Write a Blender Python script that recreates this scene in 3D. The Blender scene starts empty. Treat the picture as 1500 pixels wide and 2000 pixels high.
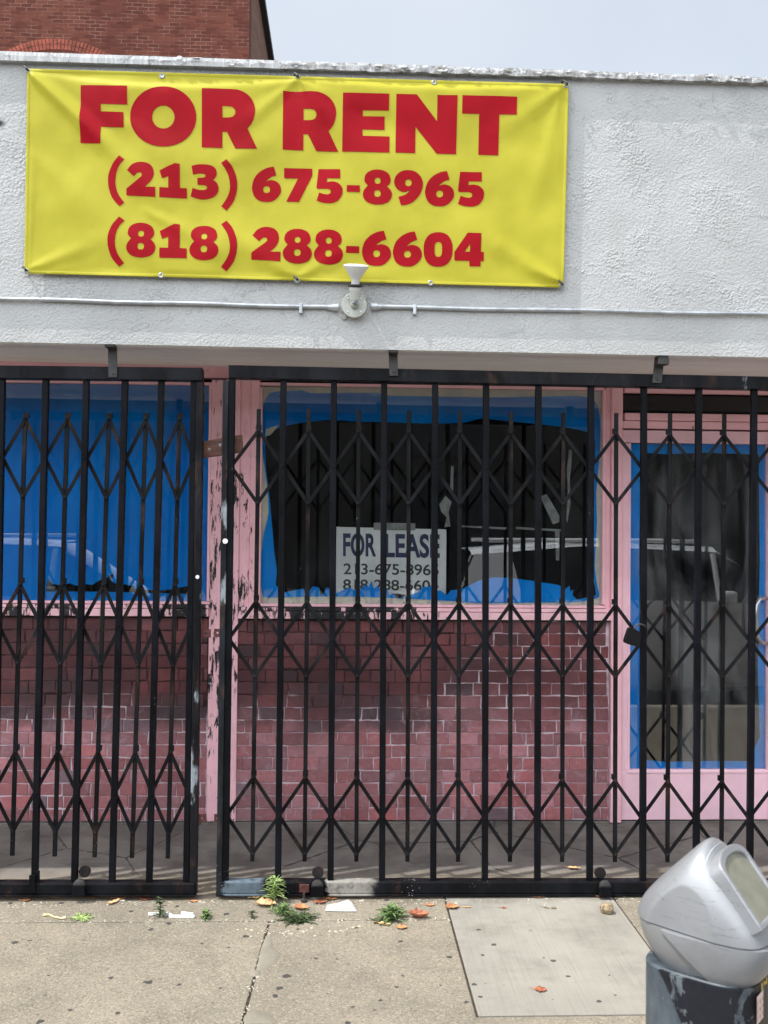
import bpy, bmesh, math, random
from mathutils import Vector, Matrix, noise
import numpy as np

random.seed(7)
SC = bpy.context.scene
COL = SC.collection

# ------------------------------------------------------------------ camera
FPX = 1892.0                      # focal length in pixels of the 1500x2000 frame
CAM = Vector((0.0, -4.4, 1.65))
YAW, PITCH, ROLL = math.radians(2.3), math.radians(1.12), 0.009
F0 = Vector((math.sin(YAW), math.cos(YAW), 0))
R0 = Vector((math.cos(YAW), -math.sin(YAW), 0))
FW = (F0 * math.cos(PITCH) + Vector((0, 0, 1)) * math.sin(PITCH)).normalized()
U0 = R0.cross(FW).normalized()
RR = (R0 * math.cos(ROLL) + U0 * math.sin(ROLL)).normalized()
UU = (U0 * math.cos(ROLL) - R0 * math.sin(ROLL)).normalized()
cd = bpy.data.cameras.new('camera')
cam = bpy.data.objects.new('camera', cd)
COL.objects.link(cam)
cam.matrix_world = Matrix(((RR.x, UU.x, -FW.x, CAM.x), (RR.y, UU.y, -FW.y, CAM.y),
                           (RR.z, UU.z, -FW.z, CAM.z), (0, 0, 0, 1)))
cd.sensor_fit = 'VERTICAL'
cd.sensor_height = 36.0
cd.lens = FPX / 2000 * 36.0
cd.clip_start, cd.clip_end = 0.05, 2000
cd.dof.use_dof = True
cd.dof.focus_distance = 4.6
cd.dof.aperture_fstop = 9.0
SC.camera = cam
SC.render.resolution_x, SC.render.resolution_y = 768, 1024
YW = -0.10       # street face of the white wall
YB = 0.82        # shopfront plane

# ------------------------------------------------------------------ light
LD = Vector((0.52, 0.168, -1.0)).normalized()      # direction the sunlight travels
sd = bpy.data.lights.new('sun', 'SUN')
sd.energy = 3.2
sd.angle = math.radians(0.6)
sd.color = (1.0, 0.965, 0.915)
sun = bpy.data.objects.new('sun', sd)
COL.objects.link(sun)
sun.rotation_euler = LD.to_track_quat('-Z', 'Y').to_euler()
w = bpy.data.worlds.new('World')
SC.world = w
w.use_nodes = True
nt = w.node_tree
bg = nt.nodes['Background']
sky = nt.nodes.new('ShaderNodeTexSky')
sky.sky_type = 'NISHITA'
sky.sun_disc = False
TS = -LD
sky.sun_elevation = math.asin(TS.z)
sky.sun_rotation = math.atan2(TS.x, TS.y)
sky.air_density, sky.dust_density, sky.ozone_density = 1.0, 3.0, 1.0
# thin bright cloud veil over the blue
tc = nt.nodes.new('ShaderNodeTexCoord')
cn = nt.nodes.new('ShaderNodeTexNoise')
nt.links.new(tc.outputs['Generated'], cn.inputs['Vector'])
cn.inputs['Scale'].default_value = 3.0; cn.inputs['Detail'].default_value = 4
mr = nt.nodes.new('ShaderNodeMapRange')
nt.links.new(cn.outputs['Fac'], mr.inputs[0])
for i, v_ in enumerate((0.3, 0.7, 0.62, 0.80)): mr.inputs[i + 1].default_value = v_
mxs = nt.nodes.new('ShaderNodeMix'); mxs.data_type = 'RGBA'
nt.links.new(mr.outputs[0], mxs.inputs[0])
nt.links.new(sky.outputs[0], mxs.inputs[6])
# extra veil brightness added low in the unseen street-side sky to light the recess
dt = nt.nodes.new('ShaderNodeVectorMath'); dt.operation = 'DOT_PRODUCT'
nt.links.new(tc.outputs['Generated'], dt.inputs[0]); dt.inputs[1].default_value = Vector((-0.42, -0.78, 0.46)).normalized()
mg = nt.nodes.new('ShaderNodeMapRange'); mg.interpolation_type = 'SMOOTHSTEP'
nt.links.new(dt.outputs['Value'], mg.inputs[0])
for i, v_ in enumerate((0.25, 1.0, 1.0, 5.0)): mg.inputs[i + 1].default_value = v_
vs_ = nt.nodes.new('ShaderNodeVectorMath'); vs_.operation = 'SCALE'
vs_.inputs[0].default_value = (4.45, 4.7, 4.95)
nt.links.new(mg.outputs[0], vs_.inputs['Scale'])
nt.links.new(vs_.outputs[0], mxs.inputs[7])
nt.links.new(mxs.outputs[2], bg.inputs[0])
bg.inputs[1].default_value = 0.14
SC.view_settings.view_transform = 'Standard'
SC.view_settings.look = 'None'
SC.view_settings.gamma = 1
SC.view_settings.exposure = 0.52

# ------------------------------------------------------------------ helpers
def ray(px, py):
    return FW * FPX + RR * (px - 750) + UU * (1000 - py)

def P(px, py, Y=0.0):
    d = ray(px, py)
    return CAM + d * ((Y - CAM.y) / d.y)

def G(px, py, z=0.0):
    d = ray(px, py)
    return CAM + d * ((z - CAM.z) / d.z)

def wloc(o):
    return wloc(o.parent) + o.location if o.parent else o.location.copy()

def empty(name, loc):
    o = bpy.data.objects.new(name, None)
    COL.objects.link(o)
    o.location = loc
    o.empty_display_size = 0.1
    return o

def tag(o, label=None, cat=None, group=None, kind=None):
    if label: o['label'] = label
    if cat: o['category'] = cat
    if group: o['group'] = group
    if kind: o['kind'] = kind
    return o

class MB:
    def __init__(s):
        s.v, s.f, s.c = [], [], []
    def add(s, vs, fs, col=None):
        b = len(s.v)
        s.v += [tuple(v) for v in vs]
        s.f += [tuple(i + b for i in f) for f in fs]
        s.c += [col] * len(fs)
        return s
    def box(s, x0, x1, y0, y1, z0, z1, col=None):
        return s.hexa([(x0, y0, z0), (x1, y0, z0), (x1, y1, z0), (x0, y1, z0),
                       (x0, y0, z1), (x1, y0, z1), (x1, y1, z1), (x0, y1, z1)], col)
    def hexa(s, v, col=None):
        return s.add(v, [(3, 2, 1, 0), (4, 5, 6, 7), (0, 1, 5, 4), (1, 2, 6, 5), (2, 3, 7, 6), (3, 0, 4, 7)], col)
    def slab(s, q, y0, y1):
        """quad q = 4 points in the wall plane (x, z), counter-clockwise from lower left seen from the street, thickness y0..y1"""
        a = [(p[0], y0, p[1]) for p in q]
        b = [(p[0], y1, p[1]) for p in q]
        return s.hexa([a[0], a[1], b[1], b[0], a[3], a[2], b[2], b[3]])
    def bar(s, p0, p1, wd, y0, y1):
        """flat bar in the wall plane from p0 to p1 (x, z), width wd, thickness y0..y1"""
        d = Vector((p1[0] - p0[0], p1[1] - p0[1])).normalized()
        n = Vector((-d.y, d.x)) * wd / 2
        return s.slab([(p0[0] + n.x, p0[1] + n.y), (p0[0] - n.x, p0[1] - n.y), (p1[0] - n.x, p1[1] - n.y), (p1[0] + n.x, p1[1] + n.y)], y0, y1)
    def tube(s, pts, r, n=12, cap=True):
        pts = [Vector(p) for p in pts]
        rs = r if isinstance(r, (list, tuple)) else [r] * len(pts)
        rings, fs = [], []
        for i, p in enumerate(pts):
            t = (pts[min(i + 1, len(pts) - 1)] - pts[max(i - 1, 0)]).normalized()
            a = t.orthogonal() if i == 0 else (pa - t * pa.dot(t))
            pa = a.normalized()
            b = t.cross(pa)
            rings += [p + pa * math.cos(k * 2 * math.pi / n) * rs[i] + b * math.sin(k * 2 * math.pi / n) * rs[i] for k in range(n)]
        for i in range(len(pts) - 1):
            for k in range(n):
                fs.append((i * n + k, i * n + (k + 1) % n, (i + 1) * n + (k + 1) % n, (i + 1) * n + k))
        if cap:
            fs.append(tuple(range(n - 1, -1, -1)))
            fs.append(tuple((len(pts) - 1) * n + k for k in range(n)))
        return s.add(rings, fs)
    def lathe(s, c, ax, prof, n=28):
        """profile = [(distance along axis, radius)]"""
        ax = Vector(ax).normalized()
        a = ax.orthogonal().normalized(); b = ax.cross(a)
        vs, fs = [], []
        for (h, r) in prof:
            vs += [Vector(c) + ax * h + (a * math.cos(k * 2 * math.pi / n) + b * math.sin(k * 2 * math.pi / n)) * r for k in range(n)]
        for i in range(len(prof) - 1):
            for k in range(n):
                fs.append((i * n + k, i * n + (k + 1) % n, (i + 1) * n + (k + 1) % n, (i + 1) * n + k))
        fs.append(tuple(range(n - 1, -1, -1)))
        fs.append(tuple((len(prof) - 1) * n + k for k in range(n)))
        return s.add(vs, fs)
    def build(s, name, mat, parent=None, bevel=0, smooth=False, label=None, ang=40):
        me = bpy.data.meshes.new(name)
        o = bpy.data.objects.new(name, me)
        COL.objects.link(o)
        V = [Vector(v) for v in s.v]
        if parent is not None:
            o.parent = parent
            off = wloc(parent)
        else:
            xs = [v.x for v in V]; ys = [v.y for v in V]; zs = [v.z for v in V]
            off = Vector(((min(xs) + max(xs)) / 2, (min(ys) + max(ys)) / 2, min(zs)))
            o.location = off
        me.from_pydata([v - off for v in V], [], s.f)
        if any(c is not None for c in s.c):
            at = me.color_attributes.new('Col', 'FLOAT_COLOR', 'CORNER')
            i = 0
            for f, c in zip(s.f, s.c):
                for _ in f:
                    at.data[i].color = (c[0], c[1], c[2], 1)
                    i += 1
        me.materials.append(mat)
        bm = bmesh.new(); bm.from_mesh(me)
        bmesh.ops.recalc_face_normals(bm, faces=bm.faces)
        bm.to_mesh(me); bm.free()
        if smooth:
            for p in me.polygons: p.use_smooth = True
            if hasattr(me, 'set_sharp_from_angle'): me.set_sharp_from_angle(angle=math.radians(ang))
        if bevel:
            m = o.modifiers.new('bevel', 'BEVEL')
            m.width = bevel; m.segments = 2; m.limit_method = 'ANGLE'; m.harden_normals = False
        if label: o['label'] = label
        return o

def flat_mesh(loops, Y, name, mat, parent=None, sub=0.0, yfun=None, thick=0.0):
    """filled outline (first loop outer, others holes); loops of (x, z) points standing in plane Y"""
    bm = bmesh.new()
    for lp in loops:
        vs = [bm.verts.new((p[0], 0, p[1])) for p in lp]
        for i in range(len(vs)):
            bm.edges.new((vs[i], vs[(i + 1) % len(vs)]))
    bmesh.ops.triangle_fill(bm, use_beauty=True, use_dissolve=False, edges=bm.edges[:])
    if sub:
        for _ in range(5):
            es = [e for e in bm.edges if e.calc_length() > sub]
            if not es: break
            bmesh.ops.subdivide_edges(bm, edges=es, cuts=1)
            bmesh.ops.triangulate(bm, faces=[f for f in bm.faces if len(f.verts) > 3])
    bmesh.ops.recalc_face_normals(bm, faces=bm.faces)
    fs = list(bm.faces)
    if fs and sum(f.normal.y * f.calc_area() for f in fs) > 0:
        bmesh.ops.reverse_faces(bm, faces=fs)
    bm.verts.ensure_lookup_table()
    for i, v in enumerate(bm.verts): v.index = i
    mb = MB()
    mb.add([(v.co.x, Y if yfun is None else yfun(v.co.x, v.co.z), v.co.z) for v in bm.verts],
           [tuple(v.index for v in f.verts) for f in bm.faces])
    if thick:
        be = [e for e in bm.edges if len(e.link_faces) == 1]
        n = len(bm.verts)
        vs = list(mb.v)
        mb.v += [(a, b + thick, c) for a, b, c in vs]
        nf = len(mb.f)
        mb.f += [tuple(i + n for i in reversed(f)) for f in mb.f[:nf]]
        for e in be:
            a, b = e.verts[0].index, e.verts[1].index
            mb.f.append((a, b, b + n, a + n))
        mb.c += [None] * (len(mb.f) - nf)
    bm.free()
    return mb.build(name, mat, parent)

def spl(pts, res=6):
    """closed outline; a point with a third item is a corner, the rest are smoothed (Catmull-Rom)"""
    n = len(pts); out = []
    for i in range(n):
        p0, p1, p2, p3 = pts[i - 1], pts[i], pts[(i + 1) % n], pts[(i + 2) % n]
        c1, c2 = len(p1) > 2, len(p2) > 2
        out.append(p1[:2])
        if c1 and c2: continue
        a = np.array(p1[:2], float); b = np.array(p2[:2], float)
        m1 = (b - a) if c1 else (b - np.array(p0[:2])) / 2
        m2 = (b - a) if c2 else (np.array(p3[:2]) - a) / 2
        for k in range(1, res):
            t = k / res
            q = (2*t**3 - 3*t*t + 1)*a + (t**3 - 2*t*t + t)*m1 + (-2*t**3 + 3*t*t)*b + (t**3 - t*t)*m2
            out.append((q[0], q[1]))
    return out

def sup(cx, cy, rx, ry, e=2.0, n=40):
    o = []
    for k in range(n):
        a = 2 * math.pi * k / n
        c, s_ = math.cos(a), math.sin(a)
        o.append((cx + rx * math.copysign(abs(c) ** (2 / e), c), cy + ry * math.copysign(abs(s_) ** (2 / e), s_)))
    return o

# ------------------------------------------------------------------ materials
def srgb(r, g, b):
    f = lambda c: (c / 255 / 12.92) if c / 255 <= 0.04045 else ((c / 255 + 0.055) / 1.055) ** 2.4
    return (f(r), f(g), f(b), 1)

class Mat:
    def __init__(s, name, rough=0.7, metal=0.0, spec=0.5):
        s.m = bpy.data.materials.new(name)
        s.m.use_nodes = True
        s.t = s.m.node_tree
        s.b = s.t.nodes['Principled BSDF']
        s.b.inputs['Roughness'].default_value = rough
        s.b.inputs['Metallic'].default_value = metal
        s.b.inputs['Specular IOR Level'].default_value = spec
        s.pos = s.n('ShaderNodeNewGeometry').outputs['Position']
    def n(s, t, **kw):
        nd = s.t.nodes.new(t)
        for k, v in kw.items(): setattr(nd, k, v)
        return nd
    def set(s, sock, v):
        if isinstance(v, bpy.types.NodeSocket): s.t.links.new(v, sock)
        elif isinstance(v, (int, float)) and sock.type == 'RGBA': sock.default_value = (v, v, v, 1)
        elif isinstance(v, (tuple, list)) and sock.type == 'VECTOR': sock.default_value = v[:3]
        else: sock.default_value = v
    def map(s, scale=(1, 1, 1), loc=(0, 0, 0), rot=(0, 0, 0), src=None):
        m = s.n('ShaderNodeMapping')
        s.set(m.inputs[0], src or s.pos)
        m.inputs['Scale'].default_value = scale
        m.inputs['Location'].default_value = loc
        m.inputs['Rotation'].default_value = rot
        return m.outputs[0]
    def noise(s, scale, detail=4, rough=0.55, vec=None, dist=0.0):
        t = s.n('ShaderNodeTexNoise')
        s.set(t.inputs['Vector'], vec or s.pos)
        t.inputs['Scale'].default_value = scale
        t.inputs['Detail'].default_value = detail
        t.inputs['Roughness'].default_value = rough
        t.inputs['Distortion'].default_value = dist
        return t.outputs['Fac']
    def vor(s, scale, vec=None, out='Distance', feature='F1', rnd=1.0):
        t = s.n('ShaderNodeTexVoronoi', feature=feature)
        s.set(t.inputs['Vector'], vec or s.pos)
        t.inputs['Scale'].default_value = scale
        t.inputs['Randomness'].default_value = rnd
        return t.outputs[out]
    def ramp(s, v, a, b, lo=0.0, hi=1.0):
        r = s.n('ShaderNodeMapRange', interpolation_type='SMOOTHSTEP')
        s.set(r.inputs[0], v)
        for i, x in enumerate((a, b, lo, hi)): s.set(r.inputs[i + 1], x)
        return r.outputs[0]
    def math(s, op, a, b=0.0, c=0.0):
        m = s.n('ShaderNodeMath', operation=op)
        s.set(m.inputs[0], a); s.set(m.inputs[1], b)
        if op == 'MULTIPLY_ADD': s.set(m.inputs[2], c)
        return m.outputs[0]
    def mix(s, f, a, b, mode='MIX'):
        m = s.n('ShaderNodeMix', data_type='RGBA', blend_type=mode)
        s.set(m.inputs[0], f); s.set(m.inputs[6], a); s.set(m.inputs[7], b)
        return m.outputs[2]
    def xyz(s):
        x = s.n('ShaderNodeSeparateXYZ'); s.set(x.inputs[0], s.pos)
        return x.outputs
    def attr(s, name='Col'):
        a = s.n('ShaderNodeAttribute'); a.attribute_name = name
        return a.outputs['Color']
    def bump(s, h, strength=1.0, dist=0.003, prev=None):
        b = s.n('ShaderNodeBump')
        b.inputs['Strength'].default_value = strength
        b.inputs['Distance'].default_value = dist
        s.set(b.inputs['Height'], h)
        if prev is not None: s.set(b.inputs['Normal'], prev)
        s.t.links.new(b.outputs[0], s.b.inputs['Normal'])
        return b.outputs[0]
    def col(s, c):
        s.set(s.b.inputs['Base Color'], c); return s
    def rough(s, v):
        s.set(s.b.inputs['Roughness'], v); return s

M = {}
def plain(name, rgb, rough=0.6, metal=0.0, spec=0.5, var=0.12, scale=14, bump=0.0, bscale=200):
    m = Mat(name, rough, metal, spec)
    c = srgb(*rgb)
    d = tuple(x * (1 - 2 * var) for x in c[:3]) + (1,)
    e = tuple(min(1, x * (1 + var)) for x in c[:3]) + (1,)
    m.col(m.mix(m.ramp(m.noise(scale, 6, 0.65), 0.3, 0.7), d, e))
    if bump: m.bump(m.noise(bscale, 3), 1.0, bump)
    M[name] = m.m
    return m

# stucco
m = Mat('stucco', 0.85, spec=0.25)
big = m.noise(2.3, 3); mid = m.noise(88, 2, 0.5); fine = m.noise(190, 3, 0.6)
patch = m.ramp(m.noise(3.2, 5, 0.65, dist=0.3), 0.46, 0.66)
c = m.mix(m.ramp(big, 0.35, 0.65), (0.392, 0.393, 0.388, 1), (0.446, 0.447, 0.441, 1))
c = m.mix(m.ramp(m.noise(55, 4), 0.62, 0.8, 0, 0.35), c, (0.5, 0.5, 0.5, 1))
z = m.xyz()[2]
streak = m.ramp(m.noise(7, 5, 0.65, vec=m.map((3.0, 1, 0.5))), 0.5, 0.75)
topd = m.math('MULTIPLY', m.ramp(z, 3.38, 3.66), streak)
c = m.mix(m.math('MULTIPLY', topd, 0.3), c, (0.36, 0.36, 0.35, 1))
sm = m.n('ShaderNodeVectorMath', operation='DISTANCE'); q_ = P(-4, 241, -.10)
m.set(sm.inputs[0], m.map((1, 1, 1.6))); sm.inputs[1].default_value = (q_.x, q_.y, q_.z * 1.6)
c = m.mix(m.ramp(m.math('ADD', sm.outputs['Value'], m.math('MULTIPLY', m.noise(40, 3), .02)), .052, .022, 0, .95), c, (0.02, 0.02, 0.022, 1))
m.col(c)
crk = m.vor(1.1, vec=m.map((1, 1, 0.55), src=None), feature='DISTANCE_TO_EDGE')
patch = m.math('MULTIPLY', patch, m.ramp(z, 2.62, 2.72, 0.25, 1.0))
c = m.mix(m.ramp(m.noise(1.4, 6, 0.7, vec=m.map((1, 1, 0.6))), 0.48, 0.72, 0, 0.22), c, (0.34, 0.34, 0.33, 1))
c = m.mix(m.math('MULTIPLY', m.ramp(m.noise(5, 6, 0.7, vec=m.map((2.2, 1, 0.22))), 0.55, 0.72), 0.16), c, (0.30, 0.28, 0.25, 1))
ck = m.math('ADD', m.vor(0.9, vec=m.map((1, 1, 0.7), (0.3, 0, 0.2)), feature='DISTANCE_TO_EDGE'), m.math('MULTIPLY', m.math('SUBTRACT', m.noise(24, 5, 0.7), 0.5), 0.05))
crack = m.math('MULTIPLY', m.math('LESS_THAN', m.math('ABSOLUTE', ck), 0.0014), m.ramp(m.noise(1.7, 2), 0.5, 0.56))
c = m.mix(m.math('MULTIPLY', crack, 0.45), c, (0.2, 0.2, 0.2, 1))
m.col(c)
h = m.math('ADD', m.math('MULTIPLY', mid, m.math('MULTIPLY_ADD', patch, 1.1, 0.6)), m.math('MULTIPLY', fine, 0.4))
nb = m.bump(h, 1.0, 0.0076)
M['stucco'] = m.m

# flaking coping
m = Mat('coping_paint', 0.75, spec=0.3)
x_, y_, z_ = m.xyz()
right = m.ramp(x_, -0.6, 0.2)
fl = m.noise(30, 6, 0.7, dist=0.6)
flake = m.math('GREATER_THAN', m.math('ADD', fl, m.math('MULTIPLY', right, 0.085)), 0.60)
drip = m.ramp(m.noise(60, 3, 0.6, vec=m.map((1, 1, 0.12))), 0.5, 0.6)
c = m.mix(drip, (0.37, 0.375, 0.38, 1), (0.47, 0.475, 0.478, 1))
c = m.mix(flake, c, m.mix(m.noise(50), (0.12, 0.115, 0.11, 1), (0.36, 0.345, 0.325, 1)))
m.col(c)
m.bump(m.math('ADD', m.math('MULTIPLY', flake, -0.7), m.math('MULTIPLY', m.math('ADD', drip, fl), 0.4)), 0.7, 0.003)
M['coping_paint'] = m.m

# soffit paint
m = Mat('soffit_paint', 0.8)
c = m.mix(m.ramp(m.noise(9, 5, 0.6, vec=m.map((0.3, 2, 1))), 0.35, 0.7), (0.80, 0.79, 0.77, 1), (0.88, 0.87, 0.85, 1))
m.col(c); m.bump(m.noise(90, 3), 0.5, 0.002)
M['soffit_paint'] = m.m

# brick of the old building behind
m = Mat('old_brick', 0.9, spec=0.2)
vv = m.map((1, 1, 1), rot=(math.radians(90), 0, 0))
wob = m.n('ShaderNodeMix', data_type='VECTOR')
b = m.n('ShaderNodeTexBrick')
xs = m.n('ShaderNodeSeparateXYZ'); m.set(xs.inputs[0], m.pos)
nz = m.noise(1.7, 2)
cmb = m.n('ShaderNodeCombineXYZ')
m.set(cmb.inputs[0], m.math('ADD', m.math('ADD', xs.outputs[0], xs.outputs[1]), m.math('MULTIPLY', m.noise(14, 2), 0.05)))
m.set(cmb.inputs[1], m.math('ADD', xs.outputs[2], m.math('MULTIPLY', m.noise(5, 2), 0.03)))
m.set(b.inputs['Vector'], cmb.outputs[0])
b.inputs['Color1'].default_value = (0, 0, 0, 1); b.inputs['Color2'].default_value = (1, 1, 1, 1); b.inputs['Mortar'].default_value = (0.5, 0.5, 0.5, 1)
b.inputs['Scale'].default_value = 1.0
b.inputs['Brick Width'].default_value = 0.235; b.inputs['Row Height'].default_value = 0.083
b.inputs['Mortar Size'].default_value = 0.0065; b.inputs['Mortar Smooth'].default_value = 0.25
b.offset = 0.5
cr = m.mix(m.ramp(b.outputs['Color'], 0, 1), srgb(118, 68, 54), srgb(146, 90, 72))
cr = m.mix(m.ramp(m.noise(0.9, 4), 0.45, 0.7, 0, 0.35), cr, srgb(96, 52, 44))
cm = m.mix(m.ramp(m.noise(2.2, 3), 0.4, 0.62), srgb(126, 80, 68), srgb(184, 148, 130))
m.col(m.mix(1.0, m.mix(b.outputs['Fac'], cr, cm), (0.45, 0.40, 0.41, 1), 'MULTIPLY'))
m.bump(m.math('SUBTRACT', m.noise(30, 3), b.outputs['Fac']), 0.7, 0.012)
M['old_brick'] = m.m
m = Mat('old_brick_side', 0.9, spec=0.2)
c = m.mix(m.ramp(m.noise(6, 5, 0.7, vec=m.map((1, 0.25, 4))), 0.35, 0.7), srgb(92, 66, 56), srgb(140, 104, 88))
m.col(c); m.bump(m.noise(18, 4), 0.6, 0.01)
M['old_brick_side'] = m.m
plain('arch_brick', (140, 70, 54), 0.9, var=0.25, scale=5, bump=0.004, bscale=40)
plain('tar', (38, 34, 34), 0.9)

# pink paint with chipping to black
def pink(name, rgb, amount, dirt=0.2):
    m = Mat(name, 0.55, spec=0.4)
    a = m.noise(16, 8, 0.72, vec=m.map((2.6, 2.6, 0.55), (3.7, 0, 5.3)), dist=0.5)
    bb = m.noise(3.0, 4, 0.6, vec=m.map((1.5, 1.5, 0.8)))
    v = m.math('ADD', m.math('MULTIPLY', a, 0.62), m.math('MULTIPLY', bb, 0.42))
    if name == 'pink_sill': v = m.math('ADD', m.math('SUBTRACT', v, m.ramp(m.xyz()[0], 0.25, 0.75, 0, 0.16)), m.ramp(m.xyz()[0], -0.45, -0.3, 0, 0.085))
    chip = m.ramp(v, 0.56 - amount * 0.10 + 0.055, 0.565 - amount * 0.10 + 0.055)
    base = m.mix(m.ramp(m.noise(5, 5, 0.6), 0.3, 0.7), srgb(*[x * 0.94 for x in rgb]), srgb(*rgb))
    base = m.mix(m.ramp(m.noise(26, 6, 0.7, vec=m.map((2, 2, 0.4))), 0.55, 0.75, 0, dirt), base, srgb(110, 70, 78))
    cc = m.mix(chip, base, m.mix(m.ramp(m.noise(60), 0.6, 0.75), (0.012, 0.012, 0.014, 1), (0.4, 0.38, 0.38, 1)))
    m.col(cc)
    m.bump(m.math('SUBTRACT', m.math('MULTIPLY', m.noise(70, 3), 0.25), chip), 0.8, 0.0015)
    M[name] = m.m
pink('pink_paint', (246, 192, 202), -0.6, 0.15)
pink('pink_chipped', (246, 192, 202), 0.38, 0.4)
pink('pink_sill', (244, 196, 204), 0.75, 0.5)
pink('door_pink', (246, 202, 214), -1.2, 0.08)

# painted mural brick: colour attribute per brick, cracks and wash in noise
m = Mat('mural_brick', 0.75, spec=0.3)
at = m.attr()
c = m.mix(m.ramp(m.noise(38, 7, 0.75, dist=0.5), 0.42, 0.72, 0, 0.6), at, m.mix(0.6, at, (0.03, 0.018, 0.02, 1)))
c = m.mix(m.ramp(m.noise(2.6, 5, 0.65, vec=m.map((0.6, 1, 1.5))), 0.32, 0.66, 0, 0.5), c, srgb(132, 104, 108))
x_, y_, z_ = m.xyz()
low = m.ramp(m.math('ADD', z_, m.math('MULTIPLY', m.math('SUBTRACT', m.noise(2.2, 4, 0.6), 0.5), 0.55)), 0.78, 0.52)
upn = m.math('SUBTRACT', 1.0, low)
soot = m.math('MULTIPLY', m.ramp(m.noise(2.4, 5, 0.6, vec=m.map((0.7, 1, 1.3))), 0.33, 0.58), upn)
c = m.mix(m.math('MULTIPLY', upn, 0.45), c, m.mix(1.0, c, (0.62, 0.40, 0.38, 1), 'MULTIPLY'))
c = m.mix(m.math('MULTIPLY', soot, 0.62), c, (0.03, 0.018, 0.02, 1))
# old soot marks: one band high on the left, one round smudge under the middle of the window
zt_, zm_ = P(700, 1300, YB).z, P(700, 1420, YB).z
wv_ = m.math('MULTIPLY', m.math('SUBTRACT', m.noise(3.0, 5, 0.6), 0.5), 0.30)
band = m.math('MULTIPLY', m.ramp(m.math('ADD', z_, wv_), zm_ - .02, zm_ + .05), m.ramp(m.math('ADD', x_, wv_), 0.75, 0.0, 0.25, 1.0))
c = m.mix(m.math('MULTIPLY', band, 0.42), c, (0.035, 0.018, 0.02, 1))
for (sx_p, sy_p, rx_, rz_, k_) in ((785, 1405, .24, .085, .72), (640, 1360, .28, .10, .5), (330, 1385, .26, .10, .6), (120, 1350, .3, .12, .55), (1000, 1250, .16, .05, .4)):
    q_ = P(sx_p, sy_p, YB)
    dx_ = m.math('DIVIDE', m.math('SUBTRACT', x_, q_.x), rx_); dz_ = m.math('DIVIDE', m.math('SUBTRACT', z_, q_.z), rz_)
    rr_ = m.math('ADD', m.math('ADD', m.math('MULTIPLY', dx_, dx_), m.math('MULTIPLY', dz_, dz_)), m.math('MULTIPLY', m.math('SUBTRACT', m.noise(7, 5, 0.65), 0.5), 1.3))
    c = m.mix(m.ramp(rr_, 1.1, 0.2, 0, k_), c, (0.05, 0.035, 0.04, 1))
wash = m.math('MULTIPLY', m.ramp(m.noise(14, 7, 0.75, dist=1.0), 0.5, 0.72), low)
c = m.mix(m.math('MULTIPLY', low, 0.05), c, srgb(196, 170, 178))
c = m.mix(m.math('MULTIPLY', wash, 0.5), c, srgb(190, 166, 176))
m.col(c)
m.bump(m.noise(55, 7, 0.75, dist=0.6), 1.0, 0.005)
M['mural_brick'] = m.m
m = Mat('mural_mortar', 0.8, spec=0.3)
x_, y_, z_ = m.xyz()
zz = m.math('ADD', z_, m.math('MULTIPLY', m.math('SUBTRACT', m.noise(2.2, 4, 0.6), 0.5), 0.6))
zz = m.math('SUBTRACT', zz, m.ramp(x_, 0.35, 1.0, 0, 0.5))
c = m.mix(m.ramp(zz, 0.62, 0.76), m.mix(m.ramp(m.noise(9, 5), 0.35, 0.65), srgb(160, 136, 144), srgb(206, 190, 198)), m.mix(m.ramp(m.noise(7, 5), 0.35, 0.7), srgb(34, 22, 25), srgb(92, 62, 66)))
m.col(c); m.bump(m.noise(90, 4), 0.6, 0.002)
M['mural_mortar'] = m.m

# black gate paint
def steel(name, rgb, rough, worn=0.0, speck=0.72, rust=0.0):
    m = Mat(name, rough, spec=0.09)
    c = m.mix(m.ramp(m.noise(9, 6, 0.65, vec=m.map((1, 1, 0.35))), 0.35, 0.7), srgb(*[x * 0.7 for x in rgb]), srgb(*[x * 1.35 for x in rgb]))
    if rust: c = m.mix(m.ramp(m.noise(13, 6, 0.7, vec=m.map((1, 1, 0.3))), 0.55, 0.7, 0, rust), c, srgb(84, 62, 52))
    if worn:
        wv = m.ramp(m.noise(5.5, 5, 0.6, vec=m.map((1.5, 1, 0.5))), 0.6 - worn * 0.12, 0.66 - worn * 0.12)
        c = m.mix(m.math('MULTIPLY', wv, 0.8), c, m.mix(m.noise(40), srgb(96, 106, 116), srgb(176, 182, 186)))
    if name == 'bottom_rail_paint':
        xs_ = m.math('ADD', m.xyz()[0], m.math('MULTIPLY', m.math('SUBTRACT', m.noise(16, 5, 0.65), 0.5), 0.10))
        for (pa_, pb_, cA, cB) in ((432, 528, (64, 76, 86), (118, 132, 142)), (634, 738, (112, 108, 100), (172, 169, 162))):
            xa_, xb_ = P(pa_, 1732).x, P(pb_, 1732).x
            k_ = m.math('MULTIPLY', m.ramp(xs_, xa_, xa_ + .02), m.ramp(xs_, xb_, xb_ - .05))
            c = m.mix(m.math('MULTIPLY', k_, m.ramp(m.noise(24, 5, 0.6), 0.3, 0.5, 0.4, 0.9)), c, m.mix(m.noise(30, 5), srgb(*cA), srgb(*cB)))
    sp = m.math('LESS_THAN', m.vor(85), m.ramp(m.noise(5, 3), 0.5, 0.8, 0.0, 0.03 + (0.8 - speck)))
    c = m.mix(sp, c, (0.6, 0.58, 0.55, 1))
    m.col(c)
    m.rough(m.ramp(m.noise(30, 4), 0.3, 0.7, rough - 0.1, rough + 0.15))
    m.bump(m.noise(60, 4, 0.6), 0.35, 0.0015)
    M[name] = m.m
steel('gate_paint', (15, 16, 20), 0.40)
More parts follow.
